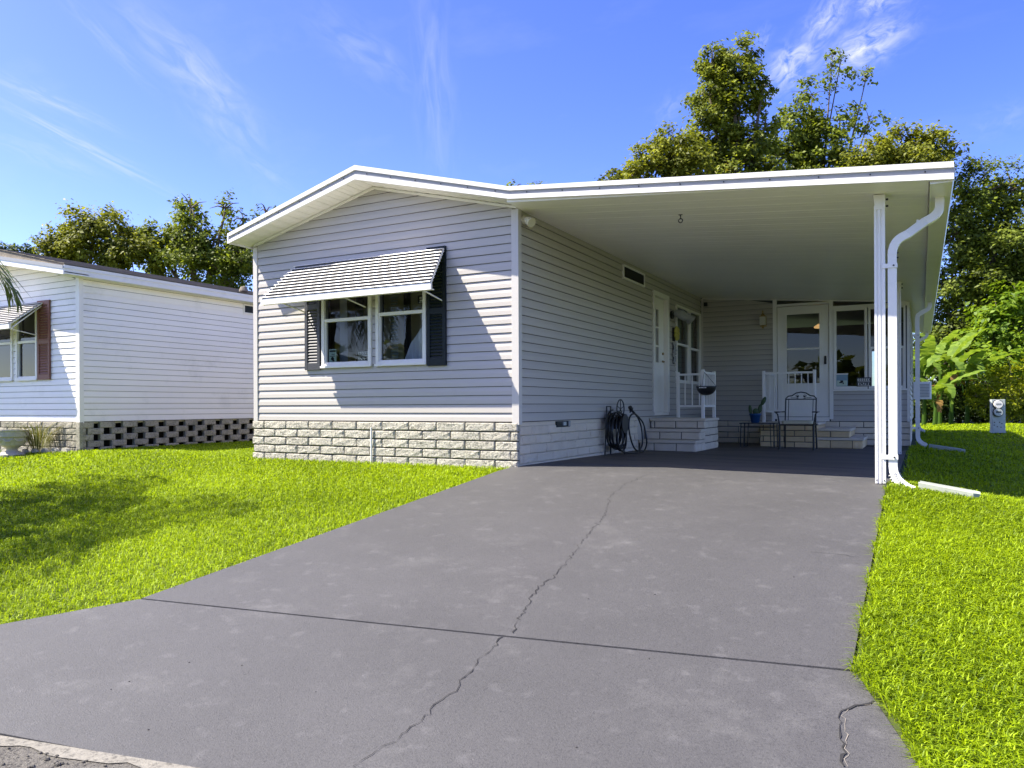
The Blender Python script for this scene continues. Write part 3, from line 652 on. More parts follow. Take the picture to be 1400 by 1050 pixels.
# curtain swagged across the right pane, dark drape, blind
def curtain_sheet(name, outline_top, outline_bot, y, m, label, cat='curtain'):
    mb = MB(); n = 40; pr = None
    for k in range(n + 1):
        t = k / n; x = outline_top[0][0] + (outline_top[-1][0] - outline_top[0][0]) * t
        f = lambda L_: L_[0][1] if x <= L_[0][0] else next((a[1] + (b[1] - a[1]) * (x - a[0]) / (b[0] - a[0]) for a, b in zip(L_[:-1], L_[1:]) if a[0] <= x <= b[0]), L_[-1][1])
        zt, zb = f(outline_top), f(outline_bot); q = [(x, y + .025 * math.sin(t * 34) * (j / 6), zt + (zb - zt) * j / 6) for j in range(7)]
        if pr:
            for j in range(6): mb.quad(pr[j], q[j], q[j + 1], pr[j + 1])
        pr = q
    return tag(mb.build(name, m, None, smooth=True, fix=False), label, cat)
curtain_sheet('curtain', [(-1.82, 1.22), (-1.70, 1.48), (-1.52, 1.68), (-1.3, 1.80), (-1.2, 1.84)], [(-1.82, 1.2), (-1.2, 1.2)], .30, M_CURT, 'white swagged curtain inside the front window beside the green-black shutter')
curtain_sheet('curtain', [(-1.85, 2.5), (-1.74, 2.5)], [(-1.85, 1.2), (-1.74, 1.2)], .36, M_DRAPE, 'narrow dark drape inside the front window, left of the white swagged curtain')
curtain_sheet('curtain', [(-2.86, 2.5), (-2.74, 2.5)], [(-2.86, 1.2), (-2.62, 1.2)], .30, M_CURT, 'pale curtain edge inside the window next to the grey shutter')
curtain_sheet('curtain', [(-2.62, 2.5), (-2.50, 2.5)], [(-2.64, 1.2), (-2.52, 1.2)], .34, M_DRAPE, 'dark drape inside the window next to the grey shutter')
bl = MB()
for k in range(30): z = 1.22 + k * .04; bl.poly_prism([(-1.98, .25, z), (-1.98, .275, z + .03), (-1.98, .277, z + .028), (-1.98, .252, z - .002)], [(-1.87, .25, z), (-1.87, .275, z + .03), (-1.87, .277, z + .028), (-1.87, .252, z - .002)])
tag(bl.build('window_blind', M_BLIND), 'pale green slatted blind edge inside the front window by the narrow drape', 'blind')

# ------------------------------------------------------------------ carport
CY1 = 15.0
def zc(x): return 2.895 + (x - .05) * (2.545 - 2.895) / 4.15
carport = thing('carport', 'white aluminium carport roof with fluted posts over the driveway', 'carport', (3.7, 4, -.05))
RT2, RE = (.103, 3.055), (4.262, 2.675)
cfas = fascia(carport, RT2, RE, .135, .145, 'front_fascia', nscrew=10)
pw = .305; y = -OV + .022; k = 0; rm = None
rp = MB(); rp.poly_prism([(.0, -OV + .021, zc(0) + .05), (4.2, -OV + .021, zc(4.2) + .05), (4.2, -OV + .021, zc(4.2) + .09), (0, -OV + .021, zc(0) + .12)], [(.0, CY1, zc(0) + .05), (4.2, CY1, zc(4.2) + .05), (4.2, CY1, zc(4.2) + .09), (0, CY1, zc(0) + .12)])
croof = rp.build('carport_roof', M_WHITE2, carport); pm = None
while y < CY1 - .1:
    if pm is None:
        e = .02; g = .003; g = .0008; A = [(g, .0022), (.010, 0), (.10, 0), (.105, .0012), (.11, 0), (pw - .010, 0), (pw - g, .0022), (pw - g, .048), (g, .048)]
        mb = MB().poly_prism([(.052, a, zc(.052) + d) for a, d in A], [(4.08, a, zc(4.08) + d) for a, d in A]); o = mb.build('roof_panel', M_CEIL, croof); pm = o.data
    else: o = link('roof_panel', pm, None, croof)
    o.location = (0, y, 0); y += pw
# gutter running along the low side
g = MB(); prof = [(4.09, 2.520), (4.255, 2.520), (4.275, 2.60), (4.268, 2.665), (4.255, 2.665), (4.262, 2.60), (4.245, 2.532), (4.10, 2.532), (4.10, 2.60), (4.09, 2.60)]
gut = g.poly_prism([(x, -OV + .022, z) for x, z in prof], [(x, CY1 + .05, z) for x, z in prof]).build('gutter', M_WHITE2, carport)
MB().poly_prism([(4.09, -OV + .025, 2.53), (4.26, -OV + .025, 2.53), (4.266, -OV + .025, 2.66), (4.09, -OV + .025, 2.66)], [(4.09, -OV + .04, 2.53), (4.26, -OV + .04, 2.53), (4.266, -OV + .04, 2.66), (4.09, -OV + .04, 2.66)]).build('gutter_end_cap', M_WHITE2, gut)
def post(x, y, w=.088):
    zb = slab_z(x, y); zt = zc(x); m = MB(); q = []; h = w / 2
    # square section with flutes
    for sx, sy in ((0, -1), (1, 0), (0, 1), (-1, 0)):
        for t in (-1, -.55, -.45, -.25, -.15, .15, .25, .45, .55):
            dep = .0 if t in (-1, -.55, -.15, .15, .55) else .006
            if t in (-.45, -.25, .25, .45): dep = .008
            o = h - dep
            p = (t * h, -o) if sy == -1 else ((o, t * h) if sx == 1 else ((-t * h, o) if sy == 1 else (-o, -t * h)))
            q.append(p)
    m.poly_prism([(x + a, y + b, zb) for a, b in q], [(x + a, y + b, zt - .10) for a, b in q])
    p = m.build('post', M_WHITE2, carport)
    b = MB(); b.poly_prism([(x - .05, y - .052, zt - .005), (x + .05, y - .052, zt - .01), (x + .05, y + .052, zt - .01), (x - .05, y + .052, zt - .005)], [(x - .035, y - .05, zt - .14), (x + .045, y - .05, zt - .14), (x + .045, y + .05, zt - .14), (x - .035, y + .05, zt - .14)])
    b.build('post_bracket', M_WHITE2, p)
    s = MB()
    for z in (zt - .05, zt - .11): s.tube([(x + .05, y - .02, z), (x + .072, y - .02, z)], .009, 6)
    for d in (-.03, .03): s.tube([(x + d, y - h - .004, zb + .03), (x + d, y - h + .01, zb + .03)], .006, 6)
    stuff(s.build('bolts', M_BLACK, p)); return p
PX = 3.69
for yy in (.10, 2.85, 5.6): post(PX + (.02 if yy > 1 else 0), yy)
def arc(p0, p1, p2, n=6):
    return [Vector(p0).lerp(Vector(p1), k / n).lerp(Vector(p1).lerp(Vector(p2), k / n), k / n) for k in range(n + 1)]
def downspout(x, y, gy, zb, foot, near=True):
    gx = 4.17
    p = ([(gx, gy, 2.53), (gx, gy, 2.44), (gx - .03, gy, 2.39), (x + .06, gy, 2.33), (x + .01, gy, 2.29), (x, gy, 2.22), (x, y, 1.2)] + arc((x, y, zb + .16), (x, y, zb + .04), foot)) if not near else [(gx, gy, 2.53)] + arc((gx, gy, 2.45), (gx, gy - .0, 2.36), (gx - .12, gy - .01, 2.315)) + arc((x + .12, y, 2.20), (x, y, 2.165), (x, y, 2.03)) + [(x, y, 1.2)] + arc((x, y, zb + .22), (x, y, zb + .06), foot)
    d = MB().rtube(p, .072, .062).build('downspout', M_WHITE2, carport)
    for z in (1.93, zb + .30):
        MB().box(x - .085, x + .042, y - .042, y + .02, z - .02, z + .02).build('downspout_strap', M_WHITE2, d)
        MB().tube([(x + .012, y - .05, z), (x + .012, y - .04, z)], .008, 6).build('strap_screw', M_BLACK, d)
    for k in range(6 if near else 0):
        q = arc((x, y, zb + .22), (x, y, zb + .06), foot, 12)[3 + k]; q2 = arc((x, y, zb + .22), (x, y, zb + .06), foot, 12)[4 + k]
        MB().rtube([q, q.lerp(q2, .25)], .078, .068).build('elbow_crimp', M_WHITE2, d)
    if near:
        for q in ([(gx - .16, gy - .012, 2.305), (gx - .175, gy - .012, 2.301)], [(x, y, 2.04), (x, y, 2.03)]): MB().rtube(q, .078, .068).build('joint_collar', M_WHITE2, d)
    return d
downspout(PX + .102, .09, .18, -.10, (PX + .27, -.02, -.095))
downspout(3.97, 8.0, 8.0, -.05, (4.10, 7.93, -.06), False); downspout(3.97, 14.4, 14.4, 0.0, (4.10, 14.3, -.01), False)
# eye hook under the ceiling
h = MB(); x, y = 1.72, .55; z = zc(x) + .004; h.tube([(x - .02, y, z), (x + .02, y, z)], .012, 8); h.bar((x, y, z), (x, y, z - .05), .006); h.tube([(x + .022 * math.cos(a), y, z - .07 + .022 * math.sin(a)) for a in [k * 6.2832 / 12 for k in range(12)]], .006, 6, close=True)
h.build('ceiling_hook', M_BLACK, carport)

# ------------------------------------------------------------------ sunroom under the carport
SY = 8.15; FB = Frame((0, SY, 0), (1, 0), (0, -1)); FR = Frame((3.84, SY, 0), (0, 1), (1, 0))
sun = thing('sunroom', 'grey-sided enclosed sunroom with white storm door at the back of the carport', 'sunroom', (1.9, 11.5, -.1))
ZB = .36; D2 = (1.50, 2.49, .44, 2.62); G2 = (2.55, 3.78, .975, 2.50); TR1 = (1.55, 2.44, 2.67, 2.74); TR2 = (2.55, 3.78, 2.575, 2.64)
fw_ = MB(FB); top = lambda x: zc(x)
wall_sheet(fw_, .03, 3.84, ZB, 2.56, [(D2[0] + .0, D2[1], D2[2], 2.56), G2], -.10, -.001)
fw_.poly_prism([(.03, -.10, 2.56), (1.50, -.10, 2.56), (1.50, -.10, zc(1.5) - .004), (.03, -.10, zc(.05) - .004)], [(.03, -.001, 2.56), (1.50, -.001, 2.56), (1.50, -.001, zc(1.5) - .004), (.03, -.001, zc(.05) - .004)])
sfront = fw_.build('front_wall', M_LAPSHADE, sun)
siding(sfront, FB, .055, 1.44, ZB, 2.86, CO, M_SIDE, rake=lambda z: (.055, min(1.44, .05 + (2.875 - z) / .0843))); siding(sfront, FB, 2.50, 3.83, ZB, .94, CO, M_SIDE)
MB(FB).box(3.80, 3.845, -.05, .02, ZB, zc(3.82) - .01).build('corner_trim', M_WHITE, sun); MB(FB).box(.017, .055, 0, .018, ZB, 2.88).build('inside_corner_trim', M_TRIM, sun)
srw = MB(FR); srw.box(0.02, CY1 - SY - .2, -.1, -.001, ZB, 2.50); swr = srw.build('right_wall', M_LAPSHADE, sun); siding(swr, FR, .03, CY1 - SY - .2, ZB, 2.47, CO, M_SIDE)
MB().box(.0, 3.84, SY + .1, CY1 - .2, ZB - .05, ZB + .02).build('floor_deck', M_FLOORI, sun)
# inner back wall with a bright far opening
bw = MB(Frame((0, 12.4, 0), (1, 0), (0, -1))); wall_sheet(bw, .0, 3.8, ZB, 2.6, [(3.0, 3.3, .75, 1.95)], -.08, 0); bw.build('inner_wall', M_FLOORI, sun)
sk = MB(FB); sk.box(.02, 3.84, -.05, .0, -.2, ZB - .003); sks = sk.build('skirting', M_MORT, sun)
course_bricks(sks, FB, .02, 3.86, ZB - 4 * .112 - .003, .112, 4, .42, M_BRICKS, gap=.012, out=.012, off0=.1)
sk = MB(FR); sk.box(.02, 6, -.05, -.01, -.2, ZB - .003); skr = sk.build('skirting', M_MORT, sun); course_bricks(skr, FR, .0, 3.0, ZB - 4 * .112 - .003, .112, 4, .42, M_BRICKS, gap=.012, out=.0)
# storm door
d = MB(FB); d.box(1.44, 1.515, -.06, .03, .40, zc(1.48) - .02); d.box(2.475, 2.545, -.06, .031, .40, zc(2.5) - .02); d.box(1.515, 2.475, -.06, .028, 2.62, 2.665); d.box(2.545, 3.80, -.06, .028, 2.50, 2.565); d.box(1.515, 2.475, -.06, .024, .36, .44)
d.poly_prism([(.03, -.03, zc(.05) - .02), (3.8, -.03, zc(3.8) - .02), (3.8, -.03, zc(3.8) - .002), (.03, -.03, zc(.05) - .002)], [(.03, .034, zc(.05) - .02), (3.8, .034, zc(3.8) - .02), (3.8, .034, zc(3.8) - .002), (.03, .034, zc(.05) - .002)])
d.build('door_frame', M_DOORW, sun)
MB(FB).quad((1.515, -.02, 2.665), (2.475, -.02, 2.665), (2.475, -.02, zc(2.475) - .02), (1.515, -.02, zc(1.515) - .02)).build('transom_pane', M_GLASSD, sun, fix=False)
MB(FB).quad((2.545, -.02, 2.565), (3.80, -.02, 2.565), (3.80, -.02, zc(3.8) - .02), (2.545, -.02, zc(2.545) - .02)).build('transom_pane', M_GLASSD, sun, fix=False)
sd_ = MB(FB); gl = (1.70, 2.30, 1.10, 2.45); wall_sheet(sd_, 1.525, 2.465, .45, 2.61, [gl], -.03, .012); sd_.box(gl[0] - .04, gl[1] + .04, .012, .02, gl[3], gl[3] + .03); sd_.box(gl[0] - .04, gl[0], .012, .02, gl[2], gl[3]); sd_.box(gl[1], gl[1] + .04, .012, .02, gl[2], gl[3]); sd_.box(gl[0] - .04, gl[1] + .04, .012, .02, gl[2] - .03, gl[2])
sdoor = sd_.build('storm_door', M_DOORW, sun)
MB(FB).box(gl[0], gl[1], -.02, .01, 1.755, 1.79).build('midrail', M_DOORW, sdoor)
for a, b in ((gl[2], 1.755), (1.79, gl[3])): MB(FB).quad((gl[0], -.008, a), (gl[1], -.008, a), (gl[1], -.008, b), (gl[0], -.008, b)).build('pane', M_GLASSD, sdoor, fix=False)
h = MB(FB); h.box(2.385, 2.425, .012, .03, 1.46, 1.62); h.bar((2.405, .05, 1.46), (2.405, .05, 1.60), .010); h.bar((2.405, .012, 1.60), (2.405, .05, 1.60), .008); h.build('handle', M_BLACK, sdoor)
swin = window(sun, FB, G2[0], 3.14, G2[2], G2[3], None, M_DOORW, M_GLASSD, sill=False, fw=.035); window(sun, FB, 3.16, G2[1], G2[2], G2[3], 1.74, M_DOORW, M_GLASSD, sill=False, fw=.035)
MB(FB).box(2.5, 3.80, 0, .05, .94, .972).build('window_sill', M_DOORW, sun)
s = sticker(swin, FB, 2.60, 2.80, 1.03, 1.27, .022, M_STICKB); MB(FB).box(2.595, 2.805, .02, .0225, 1.25, 1.275).build('sticker_edge', M_DOORW, s); MB(FB).box(2.61, 2.79, .022, .0235, 1.04, 1.14).build('sticker_ground', M_STICK, s); marks(s, FB, [(2.67, 2.72, 1.10, 1.14), (2.65, 2.70, 1.09, 1.11), (2.71, 2.73, 1.07, 1.10)], .0237, M_BLACK)
alarm_sign(swin, FB, 2.955, 1.02, .25, .17, .036)
# lit ceiling lamp and its rod inside, wall lantern outside, dark speaker
lm = thing('ceiling_lamp', 'small lit amber ceiling lamp seen through the storm door glass', 'lamp', (2.14, 9.6, 2.5)); MB().bar((2.14, 9.6, 2.75), (2.14, 9.6, 2.42), .012).build('rod', M_WHITE, lm); MB().lathe((2.14, 9.6, 2.30), [(.015, .09), (.05, .07), (.11, .03), (.10, 0), (.02, -.012)], 16).build('lamp_shade', M_LIT, lm, smooth=True)
lt = MB(FB); lt.box(1.20, 1.32, .012, .03, 2.24, 2.44); lt.tube([(1.26, .03, 2.28), (1.26, .06, 2.24), (1.26, .08, 2.28)], .012, 6); lt.box(1.20, 1.32, .05, .13, 2.435, 2.45)
lt.lathe(FB(1.26, .09, 2.45), [(.05, 0), (.03, .03), (.012, .06), (.018, .09), (.004, .11)], 10); lantern = lt.build('wall_lantern', M_BRASS, sun); MB(FB).cbox(1.205, 1.315, .05, .13, 2.27, 2.43).build('lantern_glass', M_LAMPG, lantern); MB(FB).tube([(1.26, .09, 2.24), (1.26, .09, 2.20)], .02, 8).build('finial', M_BRASS, lantern)
MB(FB).cbox(.085, .15, .016, .08, 2.72, 2.80).build('speaker', M_BLACK, sun)
ac = MB(); ac.cbox(3.86, 4.24, 12.3, 12.95, .80, 1.20, .02); acu = ac.build('air_conditioner', M_WHITE, sun)
for k in range(9): MB().box(3.93, 4.20, 12.285, 12.30, .85 + k * .035, .865 + k * .035).build('grille_slat', M_FGREY, acu)

# ------------------------------------------------------------------ steps
def steps(label, fr, tiers, m, mt, loc, bl=.36, rows=None, ends=True):
    """tiers: (u0,u1,out0,out1,z0,z1) low to high; each faced with blocks and capped"""
    th = thing('brick_steps', label, 'steps', loc)
    for (u0, u1, o0, o1, z0, z1) in tiers:
        c = MB(fr).box(u0 + .012, u1 - .012, o0 + .0, o1 - .012, z0, z1 - .045).build('step_core', M_MORT, th)
        n = max(1, round((z1 - .045 - z0) / .115)); h = (z1 - .045 - z0) / n
        course_bricks(c, Frame(fr(0, o1 - .01, 0), fr.d, fr.n), u0, u1, z0, h, n, bl, m, gap=.012, off0=.12)
        if ends:
            f2 = Frame(fr(u1 - .01, o0, 0), fr.n, fr.d); course_bricks(c, f2, 0, o1 - o0, z0, h, n, bl, m, gap=.012, off0=.2)
        MB(fr).cbox(u0 - .015, u1 + .02, o0, o1 + .02, z1 - .045, z1, .01).build('tread', mt, th, bevel=.006)
    return th
zs1 = slab_z(.5, 5) - .01
FST = Frame((0, 5.7, 0), (1, 0), (0, -1))     # climbs away from the street, along the house wall
steps('three cream block steps with landing below the side door', FST, [(.012, .92, .9, 1.52, zs1, .125), (.012, .92, .9, 1.22, .125, .295), (.012, .92, 0, .92, zs1, .465)], M_BRICKS, M_BRICKS, (.46, 4.9, zs1))
zs2 = slab_z(2.2, 7) - .01
FST2 = Frame((0, SY - .03, 0), (1, 0), (0, -1))
steps('tan block steps and landing going down sideways from the storm door', FST2, [(2.36, 3.13, 0, 1.18, zs2, .095), (2.36, 2.92, .0, 1.17, .097, .255), (1.40, 2.40, 0, 1.2, zs2, .36)], M_BRICKY, M_BRICKS, (2.2, 7.5, zs2))

# ------------------------------------------------------------------ railings
def railing(label, segs, posts, z0, h, loc):
    t = thing('porch_railing', label, 'railing', loc)
    for (x, y) in posts: MB().cbox(x - .026, x + .026, y - .026, y + .026, z0, z0 + h, .005).build('post', M_WHITE, t)
    for (a, b, n) in segs:
        a = Vector(a); b = Vector(b); d = (b - a).normalized(); a2, b2 = a + d * .026, b - d * .026
        for zz in (z0 + .20, z0 + h - .045): MB().rtube([(a2.x, a2.y, zz), (b2.x, b2.y, zz)], .036, .036).build('rail', M_WHITE, t)
        for k in range(n):
            p = a.lerp(b, (k + 1) / (n + 1)); MB().rtube([(p.x, p.y, z0 + .218), (p.x, p.y, z0 + h - .063)], .018, .018).build('baluster', M_WHITE, t)
    return t
railing('white metal railing around the landing of the side door', [((.24, 5.62), (.87, 5.62), 4), ((.87, 4.86), (.87, 5.62), 6)], [(.24, 5.62), (.87, 5.62), (.87, 4.86)], .465, .80, (.5, 5.4, .465))
railing('white metal railing in front of the storm door', [((1.46, 6.99), (2.34, 6.99), 7), ((1.46, 6.99), (1.46, 8.02), 7)], [(1.46, 6.99), (2.34, 6.99), (1.46, 8.02)], .36, .95, (1.9, 7.3, .36))
# hanging half basket
hb = thing('hanging_basket', 'black half-round hanging basket on the side door railing', 'basket', (.93, 4.80, .92))
prof = [(.005, -.15), (.06, -.142), (.11, -.115), (.145, -.07), (.16, -.02), (.165, 0.0), (.155, .0), (.14, -.06), (.02, -.12)]
MB().lathe((.94, 4.80, .99), prof, 18).build('bowl', M_BLACK, hb, smooth=True)
w_ = MB()
for a in (0.3, 2.4, 4.5): w_.bar((.94 + .155 * math.cos(a), 4.8 + .155 * math.sin(a), .99), (.90, 4.84, 1.22), .003, 4)
w_.build('wires', M_BLACK, hb); mk = MB(Frame((.94, 4.645, 0), (1, 0), (0, -1)))
for k in range(5): mk.box(-.075 + k * .024, -.058 + k * .024, -.002, .004, .955, .972)
mk.build('printed_marks', M_WHITE, hb)

# ------------------------------------------------------------------ hose reel and hose by the side wall
hr = thing('hose_reel', 'black wire hose reel with spoked wheel against the cream block skirting', 'hose reel', (.12, 2.8, -.03))
e = MB(); cy, cz, cx = 2.93, .63, .15
e.tube([(cx, cy + .15 * math.cos(a), cz + .135 * math.sin(a)) for a in [k * 6.2832 / 24 for k in range(24)]], .009, 6, close=True).build('wheel_rim', M_BLACK, hr)
e = MB()
for k in range(5): a = k * 6.2832 / 5 + .3; e.bar((cx, cy, cz), (cx, cy + .148 * math.cos(a), cz + .133 * math.sin(a)), .006, 5)
e.build('spokes', M_BLACK, hr)
e = MB(); e.tube([(.08, 2.48, -.025), (.10, 2.50, .55), (.10, 2.50, .665), (.10, 2.66, .665), (.10, 2.66, .50), (.08, 2.70, -.025)], .011, 6); e.tube([(.20, 2.95, -.025), (.14, 2.93, .50)], .011, 6); e.build('frame', M_BLACK, hr)
e = MB(); e.tube([(.05, 2.80, .42), (.26, 2.80, .42)], .085, 14); e.tube([(.26, 2.80, .42), (.275, 2.80, .42)], .14, 16); e.build('drum', M_BLACK, hr)
ho = MB(); pts = []; rg = random.Random(5)
for k in range(8 * 22):
    a = -k * 6.2832 / 22; l = k / 22; ry = .27 + .05 * math.sin(l * 2.3); rz = .245 + .03 * math.cos(l * 1.7)
    pts.append((.085 + .016 * l + .01 * math.sin(a * 3), 2.79 + .03 * math.sin(l * 1.9) + ry * math.sin(a), .34 - .02 * l * .3 + rz * math.cos(a)))
l0 = pts[-1]
pts += [(.26, 2.62, .45), (.28, 2.46, .25), (.30, 2.50, .06), (.33, 2.80, .0), (.34, 3.15, .0), (.33, 3.38, .12), (.30, 3.40, .38), (.28, 3.20, .55), (.27, 2.98, .50), (.29, 2.92, .28), (.32, 3.05, .05), (.35, 3.35, -.01), (.33, 3.58, .12), (.28, 3.60, .38), (.24, 3.48, .50), (.22, 3.35, .56)]
def spline(P, n=5):
    o = []
    for i in range(len(P) - 1):
        p0, p1, p2, p3 = [Vector(P[max(0, min(len(P) - 1, i + q))]) for q in (-1, 0, 1, 2)]
        for k in range(n): t = k / n; o.append(.5 * ((2 * p1) + (p2 - p0) * t + (2 * p0 - 5 * p1 + 4 * p2 - p3) * t * t + (3 * p1 - p0 - 3 * p2 + p3) * t ** 3))
    return o + [Vector(P[-1])]
hs = thing('garden_hose', 'black garden hose coiled on the reel with loops trailing on the slab', 'hose', (.15, 2.9, -.03))
pts = [(p[0], p[1], max(p[2], slab_z(p[0], p[1]) + .014)) for p in pts]
ho.tube(pts[:176] + spline(pts[175:], 5), .0125, 7).build('hose_coil', M_RUB, hs, smooth=True)
nz_ = MB(); nz_.tube([(.22, 3.35, .56), (.20, 3.26, .61)], .018, 8); nz_.tube([(.20, 3.26, .61), (.19, 3.22, .66)], .03, 8); nz_.tube([(.20, 3.20, .58), (.20, 3.32, .64)], .012, 6); nz_.build('nozzle', M_BLACK, hs)

# ornaments on the wall between door and window
orn = thing('wall_ornament', 'yellow metal flower ornament on the grey wall beside the side door', 'ornament', (.02, 6.16, 2.0))
f_ = MB()
for k in range(7): a = k * .9; f_.ball((.07, 6.15 + .08 * math.cos(a), 2.0 + .09 * math.sin(a)), .03, .075, .05, 8, 5, axis=(1, 0, .2 * math.cos(a)))
f_.build('petals', M_YEL, orn); MB().box(.016, .03, 6.05, 6.17, 1.86, 2.10).build('backplate', M_BLACK, orn)
orn = thing('wall_ornament', 'pale grey leaf-shaped ornament hanging below the yellow flower', 'ornament', (.02, 6.16, 1.6))
f_ = MB(); rg = random.Random(3)
for k in range(16): f_.ball((.035, 6.13 + rg.uniform(-.07, .07), 1.48 + k * .022), .018, .05, .03, 8, 5)
f_.build('leaves', M_FGREY, orn); MB().box(.016, .028, 6.06, 6.15, 1.44, 1.84).build('backplate', M_BLACK, orn)

# ------------------------------------------------------------------ chair, table, cactus
CHX, CHY = 2.18, 6.12; z0 = slab_z(CHX, CHY)
ch = thing('patio_chair', 'black wrought iron patio armchair with scrolled back and grey cushion', 'chair', (CHX, CHY, z0))
def lg(name, pts, r=.011): return MB().tube(pts, r, 6).build(name, M_BLACK, ch)
hw = .27
for s in (-1, 1):
    lg('leg', [(CHX + s * hw, CHY - .25, z0), (CHX + s * hw, CHY - .25, z0 + .42)], .018); lg('leg', [(CHX + s * (hw - .01), CHY + .28, z0), (CHX + s * (hw - .02), CHY + .22, z0 + .42)], .014)
    lg('arm', [(CHX + s * hw, CHY - .24, z0 + .42), (CHX + s * (hw + .03), CHY - .25, z0 + .60), (CHX + s * (hw + .05), CHY - .30, z0 + .625), (CHX + s * (hw + .05), CHY - .1, z0 + .635), (CHX + s * (hw - .02), CHY + .24, z0 + .64)], .012)
    MB().cbox(CHX + s * (hw + .03) - .045, CHX + s * (hw + .03) + .045, CHY - .33, CHY - .08, z0 + .628, z0 + .648).build('arm_rest', M_BLACK, ch)
fr_ = MB(); q = [(CHX - hw, CHY - .25, z0 + .42), (CHX + hw, CHY - .25, z0 + .42), (CHX + hw, CHY + .24, z0 + .42), (CHX - hw, CHY + .24, z0 + .42)]; fr_.tube(q, .014, 6, close=True)
for k in range(6): x = CHX - hw + (k + .5) * hw * 2 / 6; fr_.bar((x, CHY - .25, z0 + .418), (x, CHY + .24, z0 + .418), .006, 5)
fr_.build('seat_frame', M_BLACK, ch)
bt = z0 + .93; b_ = MB(); by = lambda z: CHY + .22 + (z - z0 - .42) * .22
P = [(CHX - hw + .02, by(z0 + .42), z0 + .42), (CHX - hw + .02, by(bt - .06), bt - .06), (CHX - hw + .06, by(bt - .02), bt - .02), (CHX - .15, by(bt), bt - .012), (CHX - .08, by(bt), bt + .035), (CHX, by(bt), bt + .05), (CHX + .08, by(bt), bt + .035), (CHX + .15, by(bt), bt - .012), (CHX + hw - .06, by(bt - .02), bt - .02), (CHX + hw - .02, by(bt - .06), bt - .06), (CHX + hw - .02, by(z0 + .42), z0 + .42)]
b_.tube(P, .011, 6); b_.tube([(CHX - hw + .02, by(bt - .09), bt - .075), (CHX + hw - .02, by(bt - .09), bt - .075)], .010, 6); b_.tube([(CHX - hw + .07, by(z0 + .44), z0 + .44), (CHX - hw + .07, by(bt - .09), bt - .08)], .006, 5); b_.tube([(CHX + hw - .07, by(z0 + .44), z0 + .44), (CHX + hw - .07, by(bt - .09), bt - .08)], .006, 5); b_.build('back_frame', M_BLACK, ch)
sc = MB()
for s in (-1, 1):
    sc.tube([(CHX + s * (.06 + .03 * math.cos(a) * (1 - k * .05)), by(bt), bt - .025 + .03 * math.sin(a) * (1 - k * .05)) for k, a in enumerate([i * .55 for i in range(14)])], .005, 5); sc.tube([(CHX + s * .03, by(bt), bt - .07), (CHX + s * .09, by(bt), bt - .05), (CHX + s * .17, by(bt), bt - .05)], .005, 5); sc.ball((CHX + s * .06, by(bt), bt - .03), .016, .008, .018, 8, 5)
sc.build('scroll', M_BLACK, ch)
cs = MB().cbox(CHX - hw + .03, CHX + hw - .03, CHY - .23, CHY + .20, z0 + .43, z0 + .49, .03).build('cushion', M_CREAM, ch, bevel=.015)
TX, TY = 1.47, 6.45; z0 = slab_z(TX, TY); tb = thing('side_table', 'low black metal side table with the cactus pot on it', 'table', (TX, TY, z0))
MB().cbox(TX - .31, TX + .31, TY - .2, TY + .2, z0 + .42, z0 + .437, .02).build('table_top', M_BLACK, tb)
MB().tube([(TX - .28, TY - .17, z0 + .36), (TX + .28, TY - .17, z0 + .36), (TX + .28, TY + .17, z0 + .36), (TX - .28, TY + .17, z0 + .36)], .006, 5, close=True).build('apron_ring', M_BLACK, tb)
for sx in (-1, 1):
    for sy in (-1, 1):
        l = MB(); l.tube([(TX + sx * .28, TY + sy * .17, z0 + .42), (TX + sx * .29, TY + sy * .18, z0)], .009, 6); l.tube([(TX + sx * .22, TY + sy * .17, z0 + .42), (TX + sx * .235, TY + sy * .18, z0)], .007, 6); l.build('leg', M_BLACK, tb)
zt = z0 + .437; px_, py_ = 1.41, 6.42
cp = thing('potted_cactus', 'prickly pear cactus in a blue glazed pot on the black table', 'potted plant', (px_, py_, zt))
MB().lathe((px_, py_, zt), [(.062, 0), (.07, .01), (.095, .13), (.105, .135), (.107, .165), (.09, .165), (.085, .14), (.01, .138)], 20).build('pot', M_POT, cp, smooth=True)
def pad(c, rx, rz, tilt, yawd=0): return MB().ball((px_ + c[0], py_ + c[1], zt + c[2]), rx, .022, rz, 12, 8, axis=(math.cos(tilt), 0, math.sin(tilt)), up=(-math.sin(tilt), 0, math.cos(tilt))).build('pad', M_CACT, cp, smooth=True)
pad((.01, 0, .20), .055, .06, 0); pad((-.085, 0, .235), .032, .085, .12); pad((.08, .01, .25), .036, .085, -.2); pad((.145, .0, .385), .036, .085, -.45)

# ------------------------------------------------------------------ splash blocks, meter pedestal
def splash(x0, y0, x1, y1, label):
    a = Vector((x0, y0, 0)); b = Vector((x1, y1, 0)); d = (b - a).normalized(); n = Vector((-d.y, d.x, 0)); mb = MB(); m = 10; L_ = (b - a).length
    prof = [(-1, .05), (-.86, .055), (-.78, .02), (.78, .02), (.86, .055), (1, .05), (1, -.03), (-1, -.03)]; pr = None
    for k in range(m + 1):
        t = k / m; wd = .08 + .04 * t if t < .9 else .12 - .04 * (t - .9) / .1; p = a.lerp(b, t); zz = float(gz(p.x, p.y)) + .012
        q = [p + n * (wd * u) + Vector((0, 0, zz + h * (1 - .4 * t))) for u, h in prof]; i = len(mb.v); mb.v += q
        if k:
            for j in range(8): j2 = (j + 1) % 8; mb.f.append([i - 8 + j, i - 8 + j2, i + j2, i + j])
        if k in (0, m): mb.f.append([i + j for j in range(8)])
    return tag(mb.build('splash_block', M_SPLASH), label, 'splash block', 'concrete splash blocks under the downspouts')
splash(4.0, .06, 4.46, .02, 'pale concrete splash block in the grass below the front downspout')
